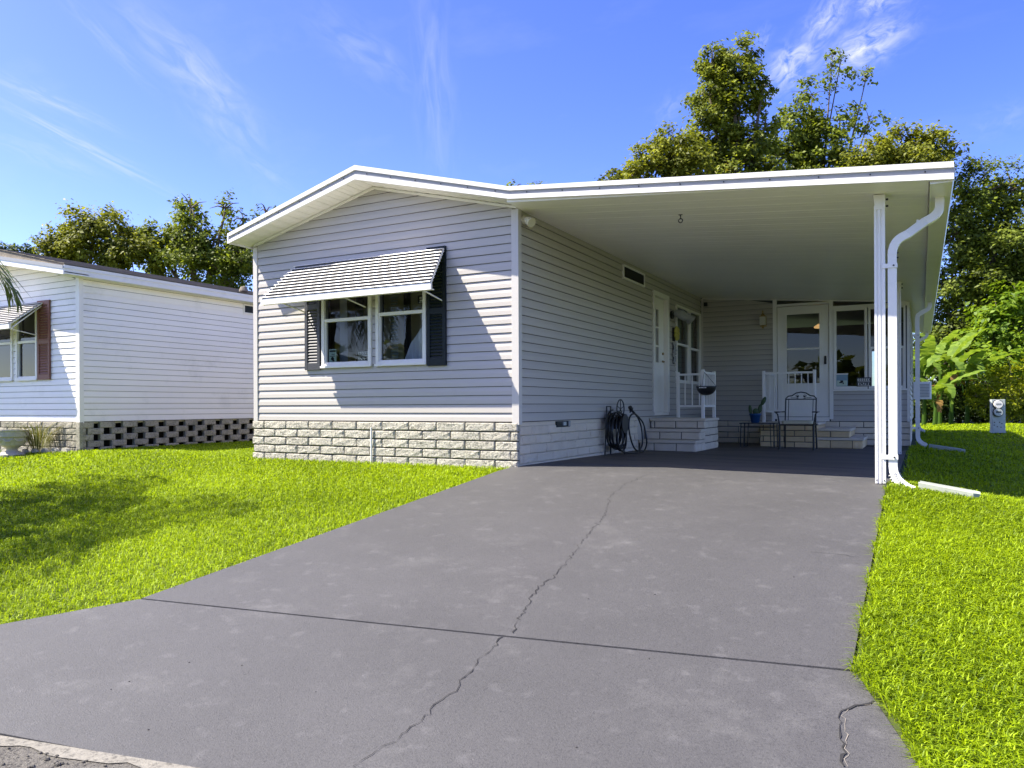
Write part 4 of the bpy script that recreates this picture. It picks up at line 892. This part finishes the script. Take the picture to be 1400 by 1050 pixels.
splash(4.15, 7.9, 4.7, 7.85, 'pale concrete splash block in the grass beside the sunroom downspout')
def at(px, py, D):
    th = YAW; fw = Vector((-math.sin(th), math.cos(th), 0)); rt_ = Vector((math.cos(th), math.sin(th), 0))
    py = py + (px - 700) * math.sin(ROLL)
    return CAM + (fw * FPX + rt_ * (px - 700) + Vector((0, 0, 1)) * (555.5 - py)) * (D / FPX)
mp_ = at(1364, 597, 19.0); mx_, my_ = mp_.x, mp_.y; mz = mp_.z
FM = Frame((mx_, my_, mz), (math.cos(R(12)), math.sin(R(12))), (math.sin(R(12)), -math.cos(R(12))))
mt = thing('meter_pedestal', 'grey metal utility pedestal with two round electric meters on the lawn', 'electric meter', (mx_, my_, mz))
MB(FM).cbox(-.155, .155, -.08, .06, .12, .93, .01).build('cabinet', M_STEEL, mt, bevel=.006)
MB(FM).cbox(-.135, .135, .06, .068, .15, .44).build('lower_door', M_STEEL, mt); MB(FM).box(-.16, .16, -.085, .075, .10, .135).build('base_flange', M_STEEL, mt)
for k, (u, z) in enumerate(((-.02, .81), (-.02, .61))):
    c = FM(u, .06, z); c2 = FM(u, .10, z); c3 = FM(u, .15, z)
    rg_ = MB().tube([c, c2], .115, 20).build('meter_ring', M_BLACK, mt); MB().tube([c2, c3], [.10, .092], 20).build('meter_cover', M_WHITE if k == 0 else M_STEEL, rg_, smooth=False); MB(FM).box(u - .06, u + .05, .15, .154, z - .01, z + .025).build('meter_dial', M_BLACK if k else M_FGREY, rg_)
for (u, z) in ((-.09, .36), (.02, .36), (.07, .33), (-.10, .29), (-.03, .25), (.05, .24)): MB(FM).box(u - .012, u + .012, .068, .074, z - .012, z + .012).build('label_plate', M_BLACK, mt)
for u in (-.11, -.04, .05, .11): MB(FM).tube([(u, 0, -.12), (u, 0, .12)], .025, 8).build('conduit', M_SHUTG if abs(u) < .08 else M_STEEL, mt)

# ------------------------------------------------------------------ neighbouring home
NX, NZ = -8.1, .45; NL = 14.0; nh = thing('neighbour_home', 'white-sided neighbouring mobile home with brown shutter and open block skirting', 'house', (NX - 2.1, 7, -.05))
NF = Frame((0, 0, 0), (1, 0), (0, -1)); NS = Frame((NX, 0, 0), (0, 1), (1, 0)); NW = 4.2; NRX = NX - NW / 2
N1 = (-9.88, -9.25, 1.165, 2.42); N2 = (-10.95, -9.99, 1.165, 2.42)
m_ = MB(NF); wall_sheet(m_, NX - NW, NX - .01, NZ, 2.80, [(h[0] + .03, h[1] - .03, h[2] + .03, h[3] - .03) for h in (N1, N2)], -.1, -.001)
m_.poly_prism([(NX - NW, -.1, 2.8), (NX - .01, -.1, 2.8), (NRX, -.1, 3.19)], [(NX - NW, -.001, 2.8), (NX - .01, -.001, 2.8), (NRX, -.001, 3.19)]); nfw = m_.build('front_wall', M_LAPSHADE, nh)
nrk = lambda z: (NRX - (3.22 - z) / .19, NRX + (3.22 - z) / .19)
siding(nfw, NF, NX - NW + .05, NX - .07, NZ, 3.19, CO, M_SIDEW, holes=[N1, N2], rake=nrk)
m_ = MB(NS); m_.box(.06, NL, -.1, -.001, NZ, 2.84); nsw = m_.build('side_wall', M_LAPSHADE, nh); siding(nsw, NS, .05, NL, NZ, 2.83, CO, M_SIDEW, holes=[(3.42, 4.3, 2.60, 2.76)])
m_ = MB(); m_.box(NX - .07, NX + .024, -.024, 0, NZ - .02, 2.84); m_.box(NX, NX + .024, 0, .05, NZ - .02, 2.84); m_.build('corner_trim', M_WHITE, nh)
m_ = MB(); m_.box(NX - NW, NX - NW + .1, 0, NL, NZ, 2.8); m_.box(NX - NW, NX, NL, NL + .1, NZ, 2.9); m_.box(NX - NW, NX - .05, .1, NL, NZ - .03, NZ + .02); m_.box(NX - NW + .1, NX - .1, 3.0, 3.06, NZ + .02, 2.8); m_.build('back_walls', M_CREAM, nh)
OVN = .40; EX = NX + .25
m_ = MB()
for xe in (EX, NX - NW - .25): m_.poly_prism([(NRX, -OVN, 3.47), (xe, -OVN, 2.945), (xe, -OVN, 2.925), (NRX, -OVN, 3.33)], [(NRX, NL + .3, 3.47), (xe, NL + .3, 2.945), (xe, NL + .3, 2.925), (NRX, NL + .3, 3.33)])
nroof = m_.build('roof', M_SHING, nh)
# shingle courses on the slope that shows: each a strip of tabs
for k in range(9):
    t0, t1 = k / 9, (k + 1) / 9; xa, xb = EX + .02 + (NRX - EX) * t0, EX + .02 + (NRX - EX) * t1; za, zb = 2.945 + (3.47 - 2.945) * t0, 2.945 + (3.47 - 2.945) * t1
    MB().poly_prism([(xa, -OVN - .015, za + .002), (xa, -OVN - .015, za + .016), (xb, -OVN - .015, zb + .006), (xb, -OVN - .015, zb + .001)], [(xa, NL + .3, za + .002), (xa, NL + .3, za + .016), (xb, NL + .3, zb + .006), (xb, NL + .3, zb + .001)]).build('shingle_course', M_SHING, nroof)
MB().lathe((EX - .22, 3.4, 3.02), [(.09, 0), (.09, .03), (.06, .10), (.0, .12)], 12).build('roof_vent', M_SHING, nroof)
m_ = MB(); m_.box(EX - .02, EX, -OVN, NL + .3, 2.80, 2.925); m_.build('eave_fascia', M_WHITE2, nh)
m_ = MB(); m_.box(EX, EX + .012, -OVN - .01, NL + .3, 2.885, 2.935); m_.build('drip_edge', M_WHITE2, nh)
MB().box(NX, EX - .02, -OVN + .02, NL + .3, 2.80, 2.815).build('soffit', M_SOFF, nh)
for xe in (EX, NX - NW - .25):
    s = 1 if xe == EX else -1
    A = [(NRX, -OVN - .02, 3.34), (xe, -OVN - .02, 2.925), (xe, -OVN - .02, 2.785), (NRX, -OVN - .02, 3.20)]; rf = MB().poly_prism(A, [(a[0], -OVN, a[2]) for a in A]).build('rake_fascia', M_WHITE2, nh)
    A = [(NRX, -OVN - .03, 3.34), (xe, -OVN - .03, 2.925), (xe, -OVN - .03, 2.87), (NRX, -OVN - .03, 3.285)]; MB().poly_prism(A, [(a[0], -OVN - .021, a[2]) for a in A]).build('fascia_lip', M_FGREY, rf)
    A = [(NRX, -OVN, 3.215), (xe, -OVN, 2.82), (xe, -OVN, 2.835), (NRX, -OVN, 3.23)]; MB().poly_prism(A, [(a[0], 0, a[2]) for a in A]).build('rake_soffit', M_SOFF, nh)
for h_ in (N1, N2): window(nh, NF, *h_, 1.82, M_WHITE, M_GLASSD)
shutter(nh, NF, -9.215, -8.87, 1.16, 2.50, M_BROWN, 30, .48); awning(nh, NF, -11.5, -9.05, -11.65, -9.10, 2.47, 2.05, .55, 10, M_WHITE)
v = MB(NS); v.box(3.40, 4.30, 0, .03, 2.585, 2.61); v.box(3.40, 4.30, 0, .03, 2.75, 2.775); v.box(3.40, 3.43, 0, .029, 2.61, 2.75); vf = v.build('high_vent', M_WHITE, nh); MB(NS).box(3.43, 4.30, .01, .014, 2.61, 2.75).build('vent_screen', M_SHUT, vf)
MB(NF).box(NX - NW, NX, -.06, -.0, -.15, NZ - .003).build('front_skirting', M_MORT, nh); nfs = [o for o in nh.children if o.name.startswith('front_skirting')][0]
course_bricks(nfs, NF, -10.6, NX + .0, NZ - 5 * .105 - .003, .105, 5, .42, M_BRICKN, gap=.010, out=.012, off0=.2)
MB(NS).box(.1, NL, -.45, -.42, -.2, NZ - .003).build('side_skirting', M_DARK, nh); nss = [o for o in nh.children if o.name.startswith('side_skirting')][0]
course_bricks(nss, NS, .02, 6.2, NZ - 5 * .105 - .003, .105, 5, .42, M_BRICKN, gap=.003, out=-.0, off0=.1, skip=lambda k, i, a, b: False)
# open pockets: shorten alternate blocks so the dark void shows between them
random.seed(21)
for o in [c for c in nss.children]:
    if o.name.startswith('brick'):
        l = o.matrix_basis.col[0].to_3d(); m4 = o.matrix_basis.copy(); m4.col[0][:3] = l * .66; o.matrix_basis = m4
MB(NS).box(-.03, .03, -.06, .03, .0, NZ - .004).build('corner_block', M_BRICKN, nh)
# urn with ornamental grass, scalloped edging
ux, uy = -8.95, -.60; uz = float(gz(ux, uy)) - .02
urn = thing('stone_urn', 'weathered stone garden urn in front of the white neighbouring home', 'urn', (ux, uy, uz))
MB().lathe((ux, uy, uz), [(.21, 0), (.21, .04), (.16, .07), (.09, .09), (.075, .12), (.10, .15), (.17, .19), (.20, .26), (.205, .31), (.235, .33), (.235, .41), (.25, .42), (.25, .44), (.20, .44), (.19, .38)], 24).build('bowl', M_STONE, urn, smooth=False)
for k in range(8): a = k * 6.2832 / 8; MB().tube([(ux + .20 * math.cos(a + q * .26 - .39), uy + .20 * math.sin(a + q * .26 - .39), uz + .30 - .05 * math.sin(q / 3 * 3.14)) for q in range(4)], .02, 6).build('swag', M_STONE, urn)
ed = MB(); a, b = Vector((-10.4, -.86, 0)), Vector((-8.25, -.16, 0))
for k in range(13):
    p = a.lerp(b, k / 12); zz = float(gz(p.x, p.y)) - .04
    o = MB().tube([(p.x, p.y - .02, zz + .03), (p.x, p.y + .03, zz + .03)], [.085, .085], 14).build('edging_stone', M_STONE); tag(o, 'scalloped concrete edging stone bordering the bed by the urn', 'edging stone', 'scalloped edging stones by the urn')

# ------------------------------------------------------------------ foliage
def quads_mesh(name, V, rnd, m, nper=4):
    n = len(V) // nper; me = bpy.data.meshes.new(name); me.vertices.add(len(V)); me.vertices.foreach_set('co', V.reshape(-1).astype(np.float32))
    me.loops.add(len(V)); me.loops.foreach_set('vertex_index', np.arange(len(V), dtype=np.int32)); me.polygons.add(n)
    me.polygons.foreach_set('loop_start', np.arange(0, len(V), nper, dtype=np.int32)); me.polygons.foreach_set('loop_total', np.full(n, nper, dtype=np.int32))
    a = me.attributes.new('rnd', 'FLOAT', 'FACE'); a.data.foreach_set('value', rnd.astype(np.float32)); me.update(calc_edges=True); me.validate(); me.materials.append(m); return me
def unit(v): return v / np.maximum(np.linalg.norm(v, axis=-1, keepdims=True), 1e-9)
def leaves_at(P, size, rg, aspect=.55, up=.5, outw=None):
    n = len(P); nrm = rg.normal(size=(n, 3)); nrm[:, 2] = np.abs(nrm[:, 2]) + up
    if outw is not None: nrm += outw * 1.2
    nrm = unit(nrm); t = unit(np.cross(nrm, rg.normal(size=(n, 3)))); b = np.cross(nrm, t); s = size * .78 * rg.uniform(.6, 1.35, (n, 1))
    q = np.stack([P - t * s * .5, P + b * s * aspect * .5 + nrm * s * .06, P + t * s * .5 - nrm * s * .08, P - b * s * aspect * .5 + nrm * s * .06], 1); return q.reshape(-1, 3)
def cloud(blobs, dens, size, rg, clump=.32, nclump=26, shell=.55):
    """blobs: (centre, radius, squash); returns leaf quads + per-leaf random"""
    Vs = []; Rn = []
    for (c, r, sq, *k) in blobs:
        mul = k[0] if k else 1.0; nc = max(4, int(nclump * mul)); d = unit(rg.normal(size=(nc, 3))); rad = r * (shell + (1.08 - shell) * rg.random((nc, 1)) ** .8)
        cc = np.array(c) + d * rad * np.array([1, 1, sq]); cr = r * clump * rg.uniform(.55, 1.3, nc); tone = rg.uniform(-.22, .22, nc)
        for j in range(nc):
            m = max(8, int(5.5 * dens * mul * (cr[j] / .5) ** 2)); p = rg.normal(size=(m, 3)) * .55; p = cc[j] + p * cr[j] * np.array([1, 1, .75]); ow = unit(p - np.array(c))
            Vs.append(leaves_at(p, size, rg, outw=ow)); Rn.append(np.clip(rg.random(m) * .6 + .2 + tone[j], 0, 1))
    return np.concatenate(Vs), np.concatenate(Rn)
def tree(name, label, blobs, base, dens, size, m, seed, trunk_r=.22, group=None, cat='tree', nclump=26, clump=.32, shell=.5):
    rg = np.random.default_rng(seed); rr = random.Random(seed); base = Vector(base); t = thing(name, label, cat, base, group)
    V, rn = cloud(blobs, dens, size, rg, clump, nclump, shell); link('crown', quads_mesh('crown', V, rn, m), None, t)
    tb = MB(); cen = sum((Vector(b[0]) for b in blobs), Vector()) / len(blobs); zlo = min(b[0][2] - b[1] * .5 for b in blobs)
    fork = Vector((base.x * .55 + cen.x * .45, base.y * .55 + cen.y * .45, max(base.z + .6, base.z + (zlo - base.z) * .75)))
    mid = base.lerp(fork, .5) + Vector((rr.uniform(-.1, .1), rr.uniform(-.1, .1), 0)); tb.tube([base - Vector((0, 0, .1)), base + Vector((0, 0, .2)), mid, fork], [trunk_r * 1.35, trunk_r, trunk_r * .85, trunk_r * .7], 9)
    for b in blobs:
        c = Vector(b[0]); k1 = fork.lerp(c, .5) + Vector((rr.uniform(-.3, .3), rr.uniform(-.3, .3), rr.uniform(0, .4))); tb.tube([fork, k1, c], [trunk_r * .5, trunk_r * .32, trunk_r * .14], 6)
        for q in range(5):
            d = Vector((rr.gauss(0, 1), rr.gauss(0, 1), rr.gauss(.3, .8))).normalized() * b[1] * .95; tb.tube([c, c + d * .5 + Vector((0, 0, .1)), c + d], [trunk_r * .14, trunk_r * .09, trunk_r * .03], 4)
    tb.build('trunk', M_BARK, t); return t
G = 1.0
L_OAK = leafmat('leaf_oak', (.018, .034, .005), (.27, .33, .036), .45)
L_IVY = leafmat('leaf_ivy', (.018, .034, .005), (.28, .32, .034), .45, c3=(.24, .16, .04))
L_OLV = leafmat('leaf_olive', (.022, .038, .005), (.33, .35, .034), .45)
L_DRK = leafmat('leaf_dark', (.016, .034, .007), (.12, .17, .022), .4)
L_LIME = leafmat('leaf_lime', (.06, .13, .008), (.24, .34, .025), .45)
L_YELG = leafmat('leaf_yellowgreen', (.10, .14, .007), (.36, .38, .016), .45)
L_BAN = leafmat('leaf_banana', (.07, .14, .015), (.25, .35, .05), .45, rough=.6); L_DRY = leafmat('leaf_dry', (.16, .09, .03), (.34, .21, .07), .3)
def B(px, py, D, rp, sq=.9, mul=1.0): p = at(px, py, D); return (tuple(p), rp * D / FPX, sq, mul)
def base(px, D, z=0.0): p = at(px, 560, D); return (p.x, p.y, z)
BT = 'trees behind the homes'
tree('ivy_tree', 'tall vine-clad tree rising as a column behind the carport roof', [B(1005, 85, 32, 33), B(975, 88, 32, 24), B(972, 130, 32, 27), B(1015, 128, 32, 33), B(985, 178, 32, 42), B(1022, 195, 32, 34), B(965, 222, 32, 38), B(1045, 118, 32, 15, .9, .6), B(1048, 170, 32, 20, .9, .7), B(1005, 245, 32, 48), B(1030, 262, 32, 45)], base(1000, 32), 46, .24, L_IVY, 1, .3, BT)
tree('open_tree', 'airy open-crowned tree with bare twigs above the carport roof', [B(1112, 130, 35, 30, .9, .5), B(1150, 92, 35, 24, .9, .35), B(1185, 112, 35, 24, .9, .35), B(1140, 78, 35, 12, 1, .4), B(1190, 165, 35, 26, .8, .4), B(1085, 175, 35, 34, .9, .9), B(1120, 205, 35, 42, .9, 1), B(1150, 165, 35, 32, .9, .5), B(1075, 225, 35, 40), B(1130, 250, 35, 50)], base(1110, 35), 42, .24, L_OAK, 2, .13, BT, nclump=30, clump=.30)
tree('oak_tree', 'yellow-green low crown left of the vine-clad tree behind the carport', [B(925, 205, 29, 36), B(900, 228, 29, 38), B(868, 240, 29, 25), B(838, 245, 29, 16), B(940, 235, 29, 40)], base(900, 29), 46, .2, L_OLV, 3, .2, BT)
tree('oak_tree', 'olive-coloured broad crown right of the airy open tree behind the carport', [B(1195, 210, 30, 30), B(1235, 205, 30, 34), B(1275, 205, 30, 32), B(1305, 208, 30, 20, .9, .7), B(1250, 235, 30, 45), B(1180, 235, 30, 40)], base(1240, 30), 46, .2, L_OLV, 4, .22, BT)
tree('oak_tree', 'large dark oak rising behind the banana plants beyond the lawn', [B(1345, 265, 30, 42), B(1385, 260, 30, 34), B(1310, 320, 30, 42), B(1365, 330, 30, 55), B(1300, 390, 30, 38), B(1345, 400, 30, 50), B(1395, 380, 30, 50), B(1320, 445, 30, 42), B(1375, 450, 30, 48), B(1420, 320, 30, 60), B(1440, 420, 30, 60)], base(1360, 30), 48, .2, L_OAK, 5, .35, BT)
tree('oak_tree', 'bushy olive tree behind the roof of the white neighbouring home, far from the grey house', [B(130, 318, 30, 38), B(95, 330, 30, 32), B(160, 330, 30, 34), B(120, 345, 30, 40), B(75, 345, 30, 22), B(180, 350, 30, 36)], base(125, 30), 46, .2, L_OLV, 6, .25, BT)
tree('oak_tree', 'dark oak with two raised tops behind the white home, next to the grey house', [B(262, 285, 31, 24, 1.0, .7), B(255, 320, 31, 36), B(310, 285, 31, 22, .9, .45), B(335, 300, 31, 22, .9, .4), B(215, 335, 31, 32), B(290, 340, 31, 42), B(335, 350, 31, 40), B(240, 360, 31, 46), B(200, 325, 31, 16, .9, .5), B(310, 385, 31, 44), B(365, 290, 31, 14, .9, .3)], base(270, 31), 46, .2, L_OAK, 7, .28, BT)
tree('oak_tree', 'small dark treetop just showing over the ridge end of the white neighbouring home', [B(35, 352, 34, 20), B(5, 360, 34, 26), B(-40, 350, 34, 40)], base(0, 34), 40, .22, L_DRK, 8, .2, BT)
tree('oak_tree', 'tip of a treetop peeking above the grey roof where the carport joins', [B(704, 262, 33, 16, .9, .5), B(740, 275, 33, 22)], base(715, 33), 40, .2, L_OAK, 9, .2, BT)
# dense understorey behind the lawn
tree('dark_hedge', 'dark hedge mass behind the banana plants', [B(1262, 520, 29, 42), B(1300, 525, 29.5, 50), B(1345, 520, 30, 52), B(1395, 520, 30, 56), B(1265, 555, 29, 30), B(1440, 500, 31, 60), B(1330, 555, 29, 34), B(1300, 470, 31, 40), B(1262, 480, 30, 36), B(1280, 440, 31, 34), B(1255, 550, 28.5, 30), B(1290, 560, 28.5, 22), B(1370, 560, 28.5, 24), B(1410, 560, 28.5, 26)], base(1310, 29.5, -.1), 50, .17, L_DRK, 10, .08, cat='hedge')
tree('leafy_shrub', 'tall lime-green shrub with big leaves right of the banana plants', [B(1365, 428, 28, 32), B(1392, 403, 28, 28), B(1358, 465, 28, 28), B(1390, 455, 27.5, 42), B(1415, 480, 27.5, 40), B(1370, 495, 27, 34), B(1330, 462, 28.5, 18)], base(1375, 28, -.1), 24, .27, L_LIME, 11, .09, cat='shrub')
tree('golden_shrub', 'yellow-green rounded shrub behind the meter pedestal', [B(1352, 525, 25.0, 26), B(1385, 520, 25.3, 32), B(1335, 542, 24.8, 18), B(1372, 552, 24.7, 24), B(1400, 552, 25.0, 26), B(1425, 530, 25.5, 34), B(1348, 558, 24.7, 15)], base(1370, 25.0, -.1), 40, .13, L_YELG, 12, .05, cat='shrub')

def banana_leaf(L_, W_, droop, seed, m, tear=.5):
    rg = random.Random(seed); n = 22; V = []; Fc = []
    prev = None
    for k in range(n + 1):
        t = k / n; ang = 1.15 - droop * t; x = 0
        V_mid = prev or [0.0, 0.0]
        if k: V_mid = [V_mid[0] + math.cos(ang) * L_ / n, V_mid[1] + math.sin(ang) * L_ / n]
        prev = V_mid
        wd = W_ * (math.sin(math.pi * min(1, t * .92 + .06)) ** .6) * (.12 if t < .12 else 1)
        w1 = wd * (1 - tear * (rg.random() ** 2)); w2 = wd * (1 - tear * (rg.random() ** 2)); fold = .22
        V += [(V_mid[0], -w1, V_mid[1] + w1 * fold * rg.uniform(-.9, 1)), (V_mid[0], 0, V_mid[1]), (V_mid[0], w2, V_mid[1] + w2 * fold * rg.uniform(-.9, 1))]
        if k:
            i = (k - 1) * 3
            Fc += [(i, i + 1, i + 4, i + 3), (i + 1, i + 2, i + 5, i + 4)]
    me = bpy.data.meshes.new('leaf'); me.from_pydata(V, [], Fc); a = me.attributes.new('rnd', 'FLOAT', 'FACE'); a.data.foreach_set('value', [min(1, max(0, rg.gauss(.5, .2))) for _ in Fc]); me.materials.append(m); return me
BAN = [banana_leaf(1.5, .17, 1.5, 1, L_BAN), banana_leaf(1.35, .16, 2.2, 2, L_BAN, .7), banana_leaf(1.2, .15, 2.7, 3, L_BAN, .7), banana_leaf(1.45, .16, 1.0, 4, L_BAN, .25)]; BAND = [banana_leaf(1.0, .15, 3.0, 9, L_DRY, .8), banana_leaf(.9, .12, 3.3, 10, L_DRY, .8)]
random.seed(33)
def banana(px, D, h, nl, label, ndry=2):
    b = at(px, 575, D); z = float(gz(b.x, b.y)); t = thing('banana_plant', label, 'banana plant', (b.x, b.y, z), 'banana plants beyond the lawn')
    MB().tube([(b.x, b.y, z - .05), (b.x + .03, b.y, z + h * .5), (b.x, b.y + .04, z + h)], [.075, .06, .04], 9).build('stem', L_BAN, t)
    for k in range(nl + ndry):
        me = random.choice(BAN) if k < nl else random.choice(BAND); o = link('leaf', me, None, t); a = k * 2.4 + random.uniform(-.3, .3); s = random.uniform(.95, 1.4)
        o.location = (b.x, b.y, z + h * (random.uniform(.82, 1.0) if k < nl else random.uniform(.5, .8))); o.rotation_euler = (random.uniform(-.3, .3), random.uniform(-.25, .2), a); o.scale = (s, s, s)
    return t
for px, D, h, nl, lab in ((1263, 25.2, 1.7, 13, 'banana plant closest to the carport gutter'), (1300, 24.8, 2.0, 14, 'tall banana plant standing clear of the carport gutter'), (1322, 25.4, 1.7, 12, 'banana plant next to the golden shrub'), (1285, 26.5, 2.5, 13, 'tallest banana plant at the back of the clump'), (1278, 24.2, 1.0, 10, 'short young banana plant with dry brown leaves')):
    banana(px, D, h, nl, lab, 4 if h < 1 else 2)

# ------------------------------------------------------------------ palm whose fronds reach into view and shade the lawn
L_PALM = leafmat('leaf_palm', (.03, .055, .018), (.12, .16, .05), .25)
def frond(L_, droop, seed):
    rg = np.random.default_rng(seed); V = []; n = 46; p = np.array([0., 0, 0]); mids = []
    for k in range(n + 1):
        t = k / n; a = .75 - droop * t; mids.append((p.copy(), a)); p = p + np.array([math.cos(a), 0, math.sin(a)]) * L_ / n
    for k in range(6, n):
        q, a = mids[k]; t = k / n; l = .52 * math.sin(math.pi * (.12 + .86 * t)) ** .7 * L_ / 1.5
        for s in (-1, 1):
            d = np.array([math.cos(a) * .75, s * .8, math.sin(a) * .75 - .05]) + rg.normal(size=3) * .1; d /= np.linalg.norm(d); tip = q + d * l - np.array([0, 0, .16 * l * (1 + rg.random())]); md = q + d * l * .5; wv = np.array([-d[1], d[0], .3]); wv = wv / np.linalg.norm(wv) * .011
            V += [q - wv * .5, md - wv, tip, md + wv]
    for k in range(n):
        q, a = mids[k]; q2 = mids[k + 1][0]; w = .012 * (1 - k / n) + .003; V += [q + [0, -w, 0], q2 + [0, -w, 0], q2 + [0, w, 0], q + [0, w, 0]]
    return quads_mesh('frond', np.array(V), rg.random(len(V) // 4), L_PALM)
FRN = [frond(1.75, 1.5, 1), frond(1.9, 1.9, 2), frond(1.6, 2.3, 3)]
random.seed(5)
def palm(x, y, h, label, n=16, ph=0., sc=1.0):
    z = float(gz(x, y)) - .05; t = thing('palm_tree', label, 'palm', (x, y, z), 'garden palms'); tr = MB(); P = [(x + .03 * math.sin(k), y, z + h * k / 14) for k in range(15)]
    tr.tube(P, [.13 + .02 * (k % 2) for k in range(15)], 12).build('trunk', M_BARK, t)
    for k in range(n):
        o = link('frond', FRN[k % 3], None, t); o.location = (x, y, z + h); s = random.uniform(.85, 1.1) * sc; o.scale = (s, s, s); o.rotation_euler = (0, random.uniform(-.45, .35), ph + k * 6.2832 / n * 3.0 + random.uniform(-.15, .15))
palm(-6.25, -3.85, 3.0, 'small feather palm on the front lawn close to the stone urn', 17)
palm(-4.95, -4.85, 3.2, 'feather palm growing nearer the street edge of the front lawn', 17, .4)

hb_ = []
for k in range(24): hb_.append(((-34 + k * 3.0, -23 + 2.0 * math.sin(k * 2.1), .6 + .7 * (k % 3)), 2.0 + .3 * math.sin(k * 1.7), .9, .9))
tree('reflection_hedge', 'unseen leafy hedge added across the street for the window reflections', hb_, (0, -23, -.65), 1.8, 1.1, L_OAK, 40, .05, cat='hedge')  # out of view, added so the panes reflect foliage, not bright horizon
# ornamental grass behind the urn
rg = np.random.default_rng(4); V = []
for k in range(260):
    a = rg.random() * 6.28; r0 = rg.random() * .12; p0 = np.array([ux + .1 + r0 * math.cos(a), uy + .35 + r0 * math.sin(a), uz]); l = rg.uniform(.5, .85); d = np.array([math.cos(a) * .5, math.sin(a) * .5, 1.0]); d /= np.linalg.norm(d); m1 = p0 + d * l * .6; tip = p0 + d * l + np.array([math.cos(a), math.sin(a), -.5]) * .25 * l; w_ = np.array([-math.sin(a), math.cos(a), 0]) * .004; V += [p0 - w_, m1 - w_, tip, m1 + w_]
og = link('ornamental_grass', quads_mesh('ornamental_grass', np.array(V), rg.random(len(V) // 4), leafmat('leaf_orn', (.07, .09, .02), (.22, .20, .09), .3))); tag(og, 'wispy ornamental grass clump behind the stone urn', 'grass clump')

# ------------------------------------------------------------------ lawn
L_LAWN = leafmat('lawn_blade', (.08, .145, .003), (.46, .60, .010), .42, rough=.5, c3=(.66, .64, .20))
def grass(name, n, x0, x1, y0, y1, ok, hl, wl, seed, label, near=None):
    rg = np.random.default_rng(seed); x = rg.uniform(x0, x1, n); y = rg.uniform(y0, y1, n); k = ok(x, y); x, y = x[k], y[k]; n = len(x)
    d = np.hypot(x - CAM.x, y - CAM.y); sc = np.clip(d / 7.5, .8, 3.2); keep = rg.random(n) < np.clip((8 / d) ** 1.5, .05, 1); x, y, sc, d = x[keep], y[keep], sc[keep], d[keep]; n = len(x)
    a = rg.random(n) * 6.2832; z = gz(x, y) - .035; l = hl * rg.uniform(.55, 1.25, n); lean = rg.uniform(.4, 1.25, n); dx, dy = np.cos(a), np.sin(a); wx, wy = -dy * wl * sc, dx * wl * sc
    P0 = np.stack([x, y, z], 1); M1 = P0 + np.stack([dx * l * lean * .35, dy * l * lean * .35, l * .62], 1); T = P0 + np.stack([dx * l * lean * .95, dy * l * lean * .95, l * (.95 - .35 * lean)], 1); Wv = np.stack([wx, wy, 0 * wx], 1)
    V = np.stack([P0 - Wv * .7, M1 - Wv, T, M1 + Wv], 1).reshape(-1, 3)
    pat = .5 + .5 * np.sin(x * 1.3 + 1.1 * np.sin(y * 1.7)) * np.sin(y * 1.9 + x * .6); r = np.clip(rg.random(n) * .72 + .22 * pat, 0, 1)
    o = link(name, quads_mesh(name, V, r, L_LAWN)); stuff(o); o['label'] = label; o['category'] = 'grass'; return n
def okl(x, y):
    e = np.where(y > -4.57, -.07 + .0372 * y, -.24 + (y + 4.57) * .70); w = .012 * np.sin(y * 37) + .015 * np.sin(y * 11.3)
    front = (x < e + w - .01) & (y > ystreet(x) + .05) & ~((x > -4.19) & (y > -.055)) & ~((x < -8.02) & (y > -.12 + .0)) & ~((x < -8.2) & (y > -.75 + (x + 10.2) * .33))
    return front
def okr(x, y):
    e = np.where(y > -3.99, 3.745, 3.755 - (y + 3.99) * .37); e = np.where(y > .3, 3.84, e); w = .014 * np.sin(y * 41) + .016 * np.sin(y * 9.7)
    return (x > e + w + .012) & (y > ystreet(x) + .05) & ~((x < 3.95) & (y > 8.1) & (y < 15.2))
grass('lawn_grass', 760000, -12.0, 0.1, -6.6, 5, okl, .078, .0034, 1, 'bright short lawn grass between the two homes and the driveway')
grass('lawn_grass', 210000, 3.7, 6.2, -5.8, .5, okr, .078, .0034, 2, 'bright short lawn grass along the right edge of the driveway')
grass('lawn_grass', 380000, 3.7, 12, .5, 24, okr, .085, .0042, 3, 'shaded lawn grass along the side of the carport and sunroom')
